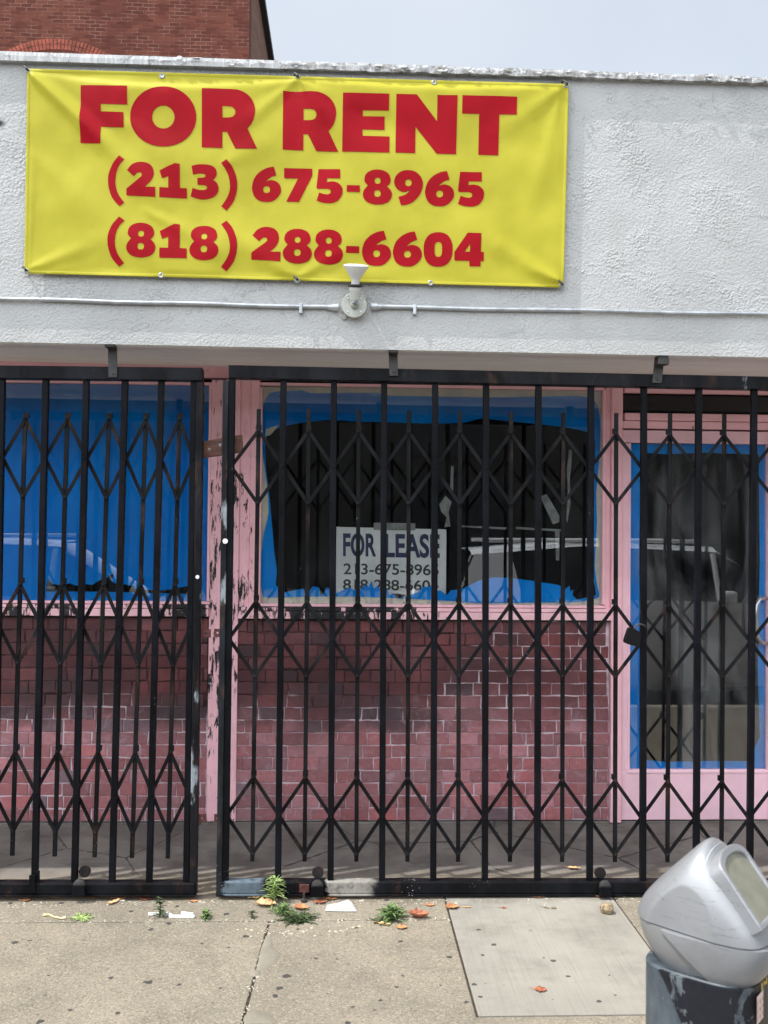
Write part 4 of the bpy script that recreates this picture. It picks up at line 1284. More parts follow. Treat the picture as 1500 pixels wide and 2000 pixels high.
g9 = [lsc([(555,73),(630,85),(690,130),(725,200),(722,270),(690,350),(620,425),(550,458),(480,468,1),(450,372,1),(520,350),(555,325),(578,299,1),(530,315),(480,310),(430,275),(403,215),(415,150),(460,100),(505,80)], a6, s6), lsc(sup(564, 213, 36, 37, 2.4, 24), a6, s6)]
a8 = (700, 440)
g0 = [lsc(sup(898, 273, 163, 193, 2.35, 48), a8, s6), lsc(sup(900, 272, 42, 83, 2.8, 32), a8, s6)]
g4 = [lsc(C([(1230,87),(1384,91),(1378,303),(1412,305),(1410,407),(1377,405),(1374,466),(1250,464),(1250,404),(1080,398),(1080,303)]), a8, s6), lsc(C([(1258,210),(1255,300),(1197,300)]), a8, s6)]
place = [(gF, 0, 0), (gO, 0, 0), (gR, 0, 0), (gR, 158.1, 4.6), (gE, 0, 0), (gN, 0, 0), (gT, 0, 0),
         (gPL, 0, 0), (g2, 0, 0), (g1, 0, 0), (g3, 0, 0), (gPR, 0, 0), (g6, 0, 0), (g7, 0, 0), (g5, 0, 0), (gH, 0, 0), (g8, 0, 0), (g9, 0, 0), (g6, 338, 8.6), (g5, 276.4, 5.7),
         (gPL, -.6, 117.8), (g8, -461.7, 103.4), (g1, 0, 118), (g8, -338.5, 109), (gPR, 0, 119), (g2, 244, 125.8), (g8, -156.4, 115.1), (g8, -95.6, 117), (gH, -1.3, 118.9),
         (g6, 214.9, 125.1), (g6, 275.2, 126.3), (g0, 0, 0), (g4, 0, 0)]
yl = lambda x, z: ybump(x, z) - .0016
for (g, dx, dy) in place:
    loops = []
    for lp in g:
        o = []
        for (x, y) in spl(lp, 5):
            p = P(x + dx, y + dy, YBN); o.append((p.x, p.z))
        loops.append(o)
    ob = flat_mesh(loops, 0, 'letter', M['banner_red'], ban, sub=.022, yfun=yl)
    for p in ob.data.polygons: p.use_smooth = True

# ------------------------------------------------------------------ conduit and lamp
zc = lambda x, y: P(x, y, YW - .012)
cl_, cm0, cm1, cr_ = zc(0, 583.5), zc(660, 600.5), zc(726, 599), zc(1500, 614)
ex = cl_ + (cl_ - cm0) * 1.2; ex2 = cr_ + (cr_ - cm1) * 1.5
for i, (a, b, mt, lab, straps) in enumerate([(ex, cm0, 'conduit_metal', 'bright metal conduit running left from the wall lamp under the banner', (588, 150 - 330)), (cm1, ex2, 'conduit_metal', 'dull grey conduit running right from the wall lamp along the wall', (810, 1640))]):
    root = empty('conduit', (a + b) / 2)
    tag(root, lab, 'conduit', 'conduits on the white wall')
    pts = [a.lerp(b, k / 30) + Vector((0, 0, .0018 * math.sin(k * 1.1 + i))) for k in range(31)]
    MB().tube(pts, .0095, 12).build('pipe', M[mt], root, smooth=True)
    e = b if i == 0 else a
    s_ = -1 if i == 0 else 1
    MB().tube([e + Vector((-.002 * s_, 0, 0)), e + Vector((.026 * s_, 0, 0)), e + Vector((.027 * s_, 0, 0)), e + Vector((.042 * s_, 0, 0))], [.017, .017, .013, .013], 12).build('coupling', M['conduit_metal'], root, smooth=True)
    for sx in straps:
        t = (zc(sx, 600).x - a.x) / (b.x - a.x); p = a.lerp(b, t)
        MB().box(p.x - .008, p.x + .008, YW - .025, YW, p.z - .034, p.z + .012).build('strap', M['conduit_metal'], root, bevel=.004)
lc = P(692, 597, YW - .03)
lamp = empty('wall_lamp', (lc.x, YW, lc.z))
tag(lamp, 'white cone floodlight on a round grey junction box below the banner', 'wall lamp')
MB().lathe((lc.x, YW + .001, lc.z), (0, -1, 0), [(0, .053), (.034, .053), (.036, .056), (.041, .056), (.043, .054)], 40).build('junction_box', M['box_grey'], lamp, smooth=True, ang=30)
for k in range(4):
    a = math.pi / 4 + k * math.pi / 2
    MB().lathe((lc.x + .04 * math.cos(a), YW - .042, lc.z + .04 * math.sin(a)), (0, -1, 0), [(0, .0045), (.003, .004)], 10).build('screw', M['steel_bright'], lamp)
for (dx, dz) in ((-.046, -.046), (.046, .046)):
    MB().lathe((lc.x + dx, YW, lc.z + dz), (0, -1, 0), [(0, .012), (.008, .012)], 12).build('lug', M['box_grey'], lamp)
k0 = Vector((lc.x + .001, YW - .044, lc.z))
MB().lathe(k0, (0, -1, .15), [(0, .018), (.012, .018), (.016, .014)], 20).build('swivel', M['box_grey'], lamp, smooth=True)
kb = k0 + Vector((.0, -.03, .006)); 
MB().lathe(kb + Vector((0, 0, -.01)), (0.02, -.22, 1), [(0, .010), (.004, .014), (.02, .014), (.024, .012)], 16).build('knuckle', M['steel_bright'], lamp, smooth=True)
ax = Vector((.03, -.30, 1)).normalized()
sk = kb + ax * .008
MB().lathe(sk, ax, [(0, .018), (.004, .0205), (.040, .0235), (.043, .026), (.056, .026), (.058, .024)], 28).build('socket', M['lamp_socket'], lamp, smooth=True)
MB().lathe(sk + ax * .056, ax, [(0, .029), (.003, .032), (.009, .032), (.012, .022)], 28).build('gasket', M['rubber_black'], lamp, smooth=True)
MB().lathe(sk + ax * .064, ax, [(0, .018), (.022, .0185), (.026, .020), (.048, .034), (.078, .055), (.082, .056), (.086, .050), (.089, .03), (.090, .002)], 36).build('bulb', M['lamp_white'], lamp, smooth=True)

# ------------------------------------------------------------------ old brick building behind
YK = 17.3
DK = YK - CAM.y
cx = P(487, 60, YK).x
ztop = P(487, -108, YK).z
bb = empty('brick_building', (cx - 6, YK + 8, 0))
tag(bb, 'tall old red brick building rising behind the parapet on the left', 'brick building')
MB().box(cx - 14, cx, YK, YK + .4, 0, ztop).build('front_wall', M['old_brick'], bb)
MB().box(cx - .4, cx - .002, YK + .401, YK + 26, 0, ztop - .05).build('side_wall', M['old_brick_side'], bb)
MB().box(cx - 14, cx - .45, YK + .5, YK + 26, 0, ztop - .4).build('core', M['tar'], bb)
MB().box(cx - .45, cx + .14, YK + .9, YK + 26, ztop - .05, ztop + .1).build('roof_edge', M['tar'], bb)
ac = P(112, 215, YK); R1 = P(112, 215, YK).z
# segmental arch of two rowlock courses
mb = MB()
top = P(112, 76, YK); e0 = P(12, 100, YK)
hw = abs(top.x - e0.x); sag = top.z - e0.z
Rr = (hw * hw + sag * sag) / (2 * sag)
cz = top.z - Rr
half = math.asin(hw / Rr) * 1.25
for ringk in range(2):
    ro = Rr - ringk * .125; ri = ro - .115
    n = 34
    for k in range(n):
        a0 = -half + 2 * half * k / n + .004; a1_ = -half + 2 * half * (k + 1) / n - .004
        v = []
        for (r_, a) in ((ri, a0), (ri, a1_), (ro, a1_), (ro, a0)):
            v.append((top.x + r_ * math.sin(a), cz + r_ * math.cos(a)))
        mb.slab([v[0], v[1], v[2], v[3]], YK - .012, YK + .01)
mb.build('arch', M['arch_brick'], bb)

# ------------------------------------------------------------------ parking meter
al = math.radians(40)
fx = Vector((math.cos(al), -math.sin(al), 0)); sx_ = Vector((-math.sin(al), -math.cos(al), 0)); zx = Vector((0, 0, 1))
MC = P(1386, 1800, -2.76)
meter = empty('parking_meter', (MC.x, MC.y, 0))
tag(meter, 'silver domed single-space parking meter on a scuffed dark post at the kerb', 'parking meter')
def mw(a, s, z): return MC + fx * a + sx_ * s + zx * z
HT = .140
def bodyr(ph, z):
    """radius of the head at angle ph (0 = screen side, pi/2 = near side) and height z"""
    ca, sa = math.cos(ph), math.sin(ph)
    if z >= 0:
        k = min(.9999, z / HT)
        q_ = 1 - k
        A0_ = (.120 if ca > 0 else .140) * math.sqrt(q_ * q_ + .13 * q_) / 1.063
        cap_ = .114 if ca > 0 else .124
        A = (A0_ ** -9 + cap_ ** -9) ** (-1 / 9)
        S = .084 * (1 - k ** 3.0) ** .5
        e = (4.0 if ca > 0 else 2.5) - (1.4 if ca > 0 else 0.2) * k
    else:
        k = min(.9999, -z / .118)
        A = (.115 if ca > 0 else .119) * (1 - k ** 1.7) ** .62
        S = .081 * (1 - k ** 2.4) ** .55
        e = 3.2 if ca > 0 else 2.4
    r = 1.0 / ((abs(ca) / A) ** e + (abs(sa) / S) ** e) ** (1 / e)
    if z >= 0:                                   # flat lens-shaped cheeks
        for sg in (1, -1):
            d = (-.13 * ca + .985 * sa * sg)
            if d > 1e-4: r = min(r, (.0785 - .03 * z) / d)
    return r
def rings(zs, off=0.0, nph=240, cap_bottom=True):
    mb = MB(); vs, fs = [], []
    for z in zs:
        for k in range(nph):
            ph = 2 * math.pi * k / nph
            r = bodyr(ph, z) + off
            vs.append(mw(r * math.cos(ph), r * math.sin(ph), z))
    for l in range(len(zs) - 1):
        for k in range(nph):
            j = (k + 1) % nph
            fs.append((l * nph + k, l * nph + j, (l + 1) * nph + j, (l + 1) * nph + k))
    fs.append(tuple(range(nph - 1, -1, -1)))
    fs.append(tuple((len(zs) - 1) * nph + k for k in range(nph)))
    return mb.add(vs, fs)
zs = [0.0008, .003] + [HT * math.sin(k / 60 * math.pi / 2) for k in range(3, 60)] + [HT * .9998]
rings(zs).build('dome', M['meter_silver'], meter, smooth=True, ang=16)
rings([-.094 + .0925 * k / 40 for k in range(41)]).build('housing', M['meter_silver'], meter, smooth=True, ang=35)
sp_ = []
for k in range(41):
    s_v = -.066 + .132 * k / 40; lo, hi = .001, HT * .9995
    rr, ph = math.hypot(.012, s_v), math.atan2(s_v, .012)
    for _ in range(40):
        md = (lo + hi) / 2
        if bodyr(ph, md) > rr: lo = md
        else: hi = md
    sp_.append(mw(.012, s_v, lo))
MB().tube(sp_, .0009, 6).build('seam', M['meter_facet'], meter, smooth=True)
# proud cheek plate on the near side of the lower housing
def shell(name, mat, parent, zs, ph0, ph1, rfun, out, inn, n=90):
    mb = MB(); vs, fs = [], []
    for lay in (out, inn):
        for z in zs:
            a, b = ph0(z), ph1(z)
            for k in range(n + 1):
                ph = a + (b - a) * k / n
                r = rfun(ph, z) + lay
                vs.append(mw(r * math.cos(ph), r * math.sin(ph), z))
    m_ = len(zs); L = m_ * (n + 1); w_ = n + 1
    for l in range(m_ - 1):
        for k in range(n):
            a = l * w_ + k
            fs += [(a, a + 1, a + 1 + w_, a + w_), (L + a, L + a + w_, L + a + w_ + 1, L + a + 1)]
        for k in (0, n):
            a = l * w_ + k
            fs.append((a, a + w_, L + a + w_, L + a))
    for k in range(n):
        a = k; b = (m_ - 1) * w_ + k
        fs += [(a, a + 1, L + a + 1, L + a), (b, b + 1, L + b + 1, L + b)]
    mb.add(vs, fs)
    return mb.build(name, mat, parent, smooth=True, ang=40)
def cutph(z):
    a = -.058 + .105 * (max(0, -z) / .095) ** .8
    return math.atan2(.078 * (1 - (max(0, -z) / .118) ** 2.4) ** .5, a)
chk = shell('cheek_plate', M['meter_silver'], meter, [-.0935 + .0915 * k / 30 for k in range(31)], lambda z: -1.1, cutph, bodyr, .0065, -.004)
# screen window on the front slope
zA, zB = .116, .022
qa, qb = bodyr(0, zA), bodyr(0, zB)
tl_ = math.hypot(qb - qa, zB - zA); tv = ((qb - qa) / tl_, (zB - zA) / tl_); nv_ = (-tv[1], tv[0])
def fpt(s_, t, h): return mw(qa + tv[0] * t + nv_[0] * h, s_, zA + tv[1] * t + nv_[1] * h)
def fring(o, i, h0, h1):
    n = len(o); mb = MB(); vs = []
    for (lp, h) in ((o, h0), (o, h1), (i, h1), (i, h0)): vs += [fpt(p[0], p[1], h) for p in lp]
    fs = []
    for k in range(n):
        j = (k + 1) % n
        for l in range(4):
            m2 = (l + 1) % 4
            fs.append((l * n + k, l * n + j, m2 * n + j, m2 * n + k))
    return mb.add(vs, fs)
tc_ = tl_ * .50
def arch(hw, t0, t1, rise):
    pts = [(-hw + 2 * hw * k / 8, t1) for k in range(9)] + [(hw, t1 + (t0 + rise - t1) * k / 8) for k in range(1, 8)]
    pts += [(hw * math.cos(k / 20 * math.pi), t0 + rise * (1 - math.sin(k / 20 * math.pi) ** .8)) for k in range(21)]
    return pts + [(-hw, t0 + rise + (t1 - t0 - rise) * k / 8) for k in range(1, 8)]
so, si = arch(.064, -.012, tl_ - .002, .030), arch(.052, .002, tl_ - .012, .024)
sf = fring(so, si, -.02, .0125).build('screen_frame', M['meter_silver'], meter, bevel=.0025, smooth=True)
mb = MB(); n = len(si)
mb.add([fpt(p[0] * 1.02, p[1], .0075) for p in si], [tuple(range(n))])
mb.build('screen', M['meter_screen'], sf)
# vault post
def vaultr(ph, z):
    ca, sa = math.cos(ph), math.sin(ph)
    return 1.0 / ((abs(ca) / (.086 if ca > 0 else .100)) ** 3.2 + (abs(sa) / .079) ** 3.2) ** (1 / 3.2)
mb = MB(); nph = 120; vs, fs = [], []
zv = [-.36, -.355, -.072, -.068]
for l, z_ in enumerate(zv):
    for k in range(nph):
        ph = 2 * math.pi * k / nph; r = vaultr(ph, z_) - (.004 if l in (0, 3) else 0)
        vs.append(mw(r * math.cos(ph), r * math.sin(ph), z_))
for l in range(3):
    for k in range(nph):
        j = (k + 1) % nph
        fs.append((l * nph + k, l * nph + j, (l + 1) * nph + j, (l + 1) * nph + k))
fs += [tuple(range(nph - 1, -1, -1)), tuple(range(3 * nph, 4 * nph))]
vault = mb.add(vs, fs).build('vault', M['meter_vault'], meter, smooth=True)
def vcut(z):
    a = -.060 + .055 * (max(0, -.07 - z) / .1) ** .75
    return math.atan2(.079, a)
shell('vault_door', M['meter_door'], vault, [-.352 + .282 * k / 24 for k in range(25)], lambda z: -.9, vcut, vaultr, .005, -.003)
p0 = mw(0, 0, 0)
MB().tube([(p0.x, p0.y, 0.0), (p0.x, p0.y, MC.z - .35)], .03, 24).build('pole', M['meter_vault'], meter, smooth=True)
MB().lathe((p0.x, p0.y, 0.0), (0, 0, 1), [(0, .075), (.012, .075), (.02, .04), (.05, .034)], 28).build('base_flange', M['meter_vault'], meter, smooth=True)
# yellow figures and a sticker on the vault
def fpatch(pts, h, name, mat, parent):
    """flat marks on the front of the vault door, (across, z)"""
    return MB().add([mw(.0912 + h, q[0], q[1]) for q in pts], [tuple(range(len(pts)))]).build(name, mat, parent)
fpatch([(.046, -.083), (.012, -.083), (.012, -.128), (.046, -.128)], .0012, 'sticker', M['sticker_pink'], vault)
for k in range(12):
    u = .042 - (k % 4) * .0075; z_ = -.091 - (k // 4) * .012
    d_ = .004 if k % 2 else -.003
    fpatch([(u, z_), (u - .0014, z_), (u - .0014 - d_, z_ - .008), (u - d_, z_ - .008)], .0018, 'ink_mark', M['sticker_ink'], vault)
for q in ([(.022, -.070), (.017, -.070), (.017, -.081), (.022, -.081)], [(.010, -.070), (.006, -.070), (.006, -.0775), (.010, -.0775)],
          [(-.004, -.070), (-.008, -.070), (-.008, -.081), (-.004, -.081)], [(.006, -.0745), (-.004, -.0745), (-.004, -.0775), (.006, -.0775)]):
    fpatch(q, .0012, 'yellow_figure', M['meter_yellow'], vault)
# ------------------------------------------------------------------ weeds
def weed(px, py, label, n, length, wd, mat, up=0.6, spread=1.0, seed=0, tall=0):
    rg = random.Random(seed)
    g = G(px, py)
    mb = MB()
    for k in range(int(n * 1.5)):
        az = rg.uniform(0, 2 * math.pi); el = rg.uniform(0.15, 1.0) * up
        L = length * rg.uniform(.55, 1.1); w_ = wd * rg.uniform(.7, 1.2)
        bx = g.x + rg.gauss(0, .008) * spread; by = g.y + rg.gauss(0, .006) * spread; bz = 0.0
        if tall:
            h = rg.uniform(0.05, 1) * tall; bz = h; bx = g.x + .02 * h * math.sin(h * 30); L *= (1.15 - h / tall * .6)
        d = Vector((math.cos(az), math.sin(az), 0)); sd_ = Vector((-d.y, d.x, 0))
        vs, fs = [], []
        ns = 6; bd = rg.uniform(-.45, .45)
        for i in range(ns + 1):
            t = i / ns
            q = Vector((bx, by, bz)) + d * (L * t * math.cos(el)) + Vector((0, 0, L * t * math.sin(el) - L * .45 * t * t * (1 - .3 * el)))
            if q.z < .003: q.z = .003 + rg.uniform(0, .002)
            ww = w_ * math.sin(math.pi * (0.12 + .88 * t) ** .8) + .0006
            jag = 1 + .35 * ((i % 2) * 2 - 1)
            ww *= .72
            bend = sd_ * (bd * t * t * L)
            vs += [q + bend + sd_ * ww * jag, q + bend + Vector((0, 0, -.002)), q + bend - sd_ * ww * jag]
        for i in range(ns):
            a = i * 3
            fs += [(a, a + 1, a + 4, a + 3), (a + 1, a + 2, a + 5, a + 4)]
        mb.add(vs, fs)
    if tall:
        mb.tube([(g.x, g.y, 0), (g.x + .004, g.y, tall * .5), (g.x, g.y, tall)], [.003, .0025, .001], 6)
    o = mb.build('weed', M[mat], smooth=True)
    tag(o, label, 'weed', 'weeds along the sidewalk joint')
    return o
weed(158, 1794, 'flat green weed rosette in the joint left of the white plastic strip', 26, .055, .0075, 'weed_light', .5, .8, 1)
weed(311, 1792, 'dark upright weed growing behind the white plastic strip', 26, .04, .006, 'weed_dark', .8, .5, 2, tall=.085)
weed(401, 1793, 'small bushy weed clump at the right end of the white plastic strip', 46, .035, .006, 'weed_green', .9, 1.5, 3, tall=.03)
weed(491, 1793, 'tiny weed sprig in the joint left of the big weed clump', 14, .03, .0045, 'weed_dark', .8, .8, 4, tall=.03)
weed(536, 1762, 'tallest pale green weed standing against the bottom rail of the wide gate', 60, .085, .0055, 'weed_light', 1.1, 1.6, 5, tall=.105)
weed(552, 1784, 'dense mid green weed at the foot of the tallest weed', 60, .065, .0048, 'weed_green', .9, 2.4, 6, tall=.03)
weed(584, 1796, 'low dark weed tuft spreading right of the tallest weed', 80, .07, .006, 'weed_dark', .8, 2.8, 7)
weed(765, 1795, 'round leafy weed tuft beside the reddish crumpled leaf', 110, .078, .0075, 'weed_green', 1.0, 3.0, 8, tall=.045)
weed(742, 1800, 'small dark weed at the left edge of the round leafy tuft', 18, .04, .005, 'weed_dark', .7, 1.2, 9)

# ------------------------------------------------------------------ fallen leaves and litter
def leaf(px, py, mat, label, L=.05, W=.016, rot=0.0, curl=.3, z=0.0, seed=0, stand=0.0, kind='fallen_leaf', cat='leaf'):
    rg = random.Random(seed * 31 + int(px))
    g = G(px, py, z)
    vs, fs = [], []
    nl, nw = 9, 5
    for i in range(nl):
        t = i / (nl - 1) * 2 - 1
        wv = W * (1 - abs(t) ** 1.8) ** .75 * (1 + .22 * math.sin(i * 2.3 + px)) * (1 - .25 * t)
        for j in range(nw):
            s_ = j / (nw - 1) * 2 - 1
            x = t * L / 2; y = s_ * wv
            zz = curl * (abs(s_) ** 1.5 * wv * .9 + (t * t) * L * .22) + .003 * noise.noise((x * 90, y * 90, seed)) + .003
            zz += stand * (t + 1) * L / 2
            vs.append((x, y, zz))
    mn = min(v[2] for v in vs)
    c_, s2_ = math.cos(rot), math.sin(rot)
    vs = [(g.x + x * c_ - y * s2_, g.y + x * s2_ + y * c_, g.z + zz - mn + .0012) for (x, y, zz) in vs]
    for i in range(nl - 1):
        for j in range(nw - 1):
            a = i * nw + j
            fs.append((a, a + 1, a + nw + 1, a + nw))
    mb = MB().add(vs, fs)
    st = Vector(vs[nw // 2]); en = Vector(vs[nw // 2]) + Vector((-c_ * .018, -s2_ * .018, .003))
    mb.tube([st, en], .0009, 5)
    o = mb.build(kind, M[mat], smooth=True)
    m_ = o.modifiers.new('thick', 'SOLIDIFY'); m_.thickness = .0006
    tag(o, label, cat, 'fallen leaves by the gates')
    return o
LV = [
 (53, 1760, 'leaf_orange', 'orange leaf lying alone near the left end of the left gate rail', .030, .010, .3, .4),
 (68, 1751, 'leaf_red', 'larger reddish leaf just right of the leftmost orange leaf', .046, .015, .1, .7),
 (113, 1753, 'leaf_tan', 'small tan leaf below the latch of the left gate', .035, .009, .2, .2),
 (178, 1754, 'leaf_orange', 'flat orange leaf left of the large olive leaf', .042, .011, -.2, .2),
 (193, 1751, 'leaf_olive', 'large olive leaf leaning on the left gate caster', .058, .026, 1.2, .25),
 (214, 1752, 'leaf_orange', 'curled orange leaf beside the large olive leaf', .060, .016, 1.1, 1.0),
 (222, 1764, 'leaf_tan', 'long tan leaf with its tip pointing at the street below the curled orange leaf', .062, .010, .9, .6),
 (236, 1757, 'leaf_orange', 'orange leaf touching the white paper chip under the left gate', .042, .012, .1, .5),
 (283, 1757, 'leaf_red', 'reddish oval leaf in front of the middle of the left gate', .052, .013, -.1, .25),
 (296, 1749, 'leaf_red', 'thin reddish leaf tucked against the left gate rail', .035, .008, .1, .3),
 (321, 1750, 'leaf_pale', 'pale yellow leaf in front of the right end of the left gate', .036, .013, -.5, .4),
 (353, 1748, 'leaf_pale', 'pale cream leaf scrap by the left gate end post', .046, .009, .2, .5),
 (380, 1761, 'leaf_orange', 'slim orange leaf below the gap between the gates', .040, .008, .05, .2),
 (437, 1747, 'leaf_pale', 'crumpled pale leaf at the foot of the wide gate post', .048, .015, .2, .8),
 (503, 1755, 'leaf_tan', 'tan leaf left of the tallest weed', .050, .018, .5, .7),
 (519, 1769, 'leaf_tan', 'biggest pale orange leaf at the left foot of the tallest weed', .080, .026, -.15, .6),
 (572, 1749, 'leaf_orange', 'upright curled orange leaf right of the tallest weed', .050, .016, .4, 1.0),
 (588, 1776, 'leaf_orange', 'orange leaf lying on the low dark weed tuft', .060, .018, -.3, .7),
 (626, 1764, 'leaf_red', 'reddish brown leaf left of the white paper sheet', .052, .016, .35, .5),
 (647, 1757, 'leaf_orange', 'orange leaf touching the upper edge of the white paper sheet', .045, .013, -.1, .4),
 (672, 1751, 'leaf_tan', 'pale tan leaf scrap behind the white paper sheet', .034, .010, .6, .5),
 (785, 1813, 'leaf_orange', 'orange leaf in front of the round leafy weed tuft', .040, .016, .1, .4),
 (750, 1806, 'leaf_tan', 'tan leaf under the round leafy weed tuft', .050, .011, -.3, .4),
 (818, 1793, 'leaf_red', 'crumpled reddish leaf right of the round leafy weed tuft', .078, .020, -.15, 1.1),
 (840, 1769, 'leaf_orange', 'small orange leaf left of the smooth concrete patch', .036, .010, .0, .4),
 (884, 1774, 'leaf_orange', 'broad orange leaf on the left edge of the smooth concrete patch', .050, .020, .3, .5),
 (912, 1773, 'leaf_tan', 'thin tan leaf sliver right of the broad orange leaf', .036, .005, .0, .3),
 (985, 1774, 'leaf_red', 'tiny square reddish leaf scrap on the concrete patch', .020, .008, .0, .2),
 (1050, 1753, 'leaf_orange', 'orange leaf in front of the wide gate at the middle of the concrete patch', .056, .013, -.15, .4),
 (1092, 1749, 'leaf_olive', 'dark thin leaf under the wide gate rail', .036, .006, .05, .3),
 (1172, 1752, 'leaf_orange', 'orange leaf below the right caster of the wide gate', .056, .014, .05, .5),
 (1219, 1751, 'leaf_pale', 'pale leaf scrap beside the parking meter head', .036, .007, .0, .3),
 (1056, 1935, 'leaf_red', 'lone red orange leaf near the front of the concrete patch', .038, .015, -.2, .3),
 (1082, 1775, 'leaf_olive', 'small grey brown leaf crumb left of the round stone', .020, .007, .3, .5),
 (1067, 1774, 'leaf_olive', 'tiny brown twig scrap right of the square reddish scrap', .022, .005, -.4, .5),
]
for i, a in enumerate(LV):
    leaf(a[0], a[1], a[2], a[3], a[4] * 1.2, a[5] * 1.3, a[6], a[7], seed=i)
leaf(1121, 1696, 'leaf_tan', 'tan leaf lying on the entry floor behind the wide gate', .07, .013, -.1, .4, z=.03, seed=50)
leaf(243, 1712, 'leaf_tan', 'small tan leaf on the entry floor behind the left gate', .036, .009, .2, .3, z=.012, seed=51)

# loose grit swept against the gate rails and into the joints
rg = random.Random(21); mb = MB()
for k in range(620):
    r_ = rg.random()
    if r_ < .55: gx, gy = G(rg.uniform(-60, 1320), 1750).x, -.036 - abs(rg.gauss(0, .028))
    elif r_ < .85: gx, gy = G(rg.uniform(-60, 880), 1797).x, jy + rg.gauss(0, .010)
    else:
        gy = rg.uniform(-1.2, jy); gx = lx(xa0, xa1, gy) + rg.gauss(0, .010)
    z_ = rg.uniform(.0012, .0042) * (1.6 if rg.random() < .1 else 1)
    a_ = rg.uniform(0, 3); w2, l2 = z_ * rg.uniform(.5, .9), z_ * rg.uniform(.8, 2.2)
    ca, sa = math.cos(a_), math.sin(a_)
    o_ = [(l2, w2), (-l2 * .8, w2 * .9), (-l2, -w2), (l2 * .7, -w2 * 1.1)]
    b_ = [(gx + x * ca - y * sa, gy + x * sa + y * ca, 0.0) for x, y in o_]
    mb.add(b_ + [(gx + x * .3 + rg.gauss(0, .0004), gy + rg.gauss(0, .0004), z_ * .9) for x, y in o_[:1]], [(0, 1, 4), (1, 2, 4), (2, 3, 4), (3, 0, 4), (3, 2, 1, 0)])
tag(mb.build('grit', M['curb_concrete']), 'fine brown grit swept along the gate rails and joints', 'grit', kind='stuff')
q = [G(635, 1781), G(638, 1769), G(660, 1764), G(680, 1757), G(688, 1762), G(698, 1782)]
mb = MB(); n = len(q)
c = sum(q, Vector()) / n
gv, gf = [], []
for k in range(5):
    for i in range(n):
        p = c.lerp(q[i], (k + 1) / 5)
        gv.append((p.x, p.y, .003 + .004 * abs(noise.noise((p.x * 40, p.y * 40, 1)))))
gv.append((c.x, c.y, .006))
for k in range(4):
    for i in range(n):
        j = (i + 1) % n
        gf.append((k * n + i, k * n + j, (k + 1) * n + j, (k + 1) * n + i))
gf += [(i, (i + 1) % n, 5 * n) for i in range(n)]
mb.add(gv, gf)
o = mb.build('paper_sheet', M['paper_white'], smooth=True)
o.modifiers.new('thick', 'SOLIDIFY').thickness = .0006
tag(o, 'dirty white paper sheet on the sidewalk right of the big weeds', 'paper')
mb = MB()
a, b = G(604, 1756), G(632, 1752)
mb.add([(a.x, a.y, .003), (a.x + .03, a.y - .012, .003), (b.x, b.y, .006), (b.x - .02, b.y + .01, .009)], [(0, 1, 2, 3)])
o = mb.build('paper_scrap', M['paper_white']); o.modifiers.new('thick', 'SOLIDIFY').thickness = .0008
tag(o, 'small folded paper scrap between the anchor bolt and the white sheet', 'paper')
mb = MB(); a, b = G(237, 1760), G(243, 1759)
mb.box(a.x - .008, a.x + .016, a.y - .006, a.y + .008, .0008, .004)
tag(mb.build('paper_chip', M['paper_white'], bevel=.001), 'little white paper chip under the orange leaf by the left gate', 'paper')
# white plastic strip
mb = MB()
for seg in ([(290, 1788), (310, 1788), (325, 1785), (338, 1793), (380, 1793)], [(338, 1793), (330, 1794)], [(355, 1786), (378, 1789)]):
    pts = [G(*s) + Vector((0, 0, .006)) for s in seg]
    mb.tube(pts, [.0075] * len(pts), 8)
tag(mb.build('plastic_strip', M['plastic_white'], smooth=True), 'bent white plastic strip lying in the sidewalk joint', 'litter')
mb = MB()
pts = [G(*s) + Vector((0, 0, .006)) for s in [(84, 1790), (96, 1789), (104, 1793), (118, 1796), (128, 1795)]]
mb.tube(pts, [.006, .004, .0035, .0035, .006], 8)
tag(mb.build('chicken_bone', M['leaf_pale'], smooth=True), 'thin pale bone in the joint left of the flat green rosette', 'bone')
# stone
g = G(1186, 1784)
bm = bmesh.new(); bmesh.ops.create_icosphere(bm, subdivisions=3, radius=1)
vs = []
for v in bm.verts:
    k = 1 + .22 * noise.noise(v.co * 1.6) + .07 * noise.noise(v.co * 5)
    vs.append((g.x + v.co.x * .030 * k, g.y + v.co.y * .026 * k, .022 + v.co.z * .024 * k))
bm.verts.index_update()
fs = [tuple(v.index for v in f.verts) for f in bm.faces]; bm.free()
tag(MB().add(vs, fs).build('stone', M['stone'], smooth=True, ang=60), 'round brown stone on the smooth concrete patch', 'stone')

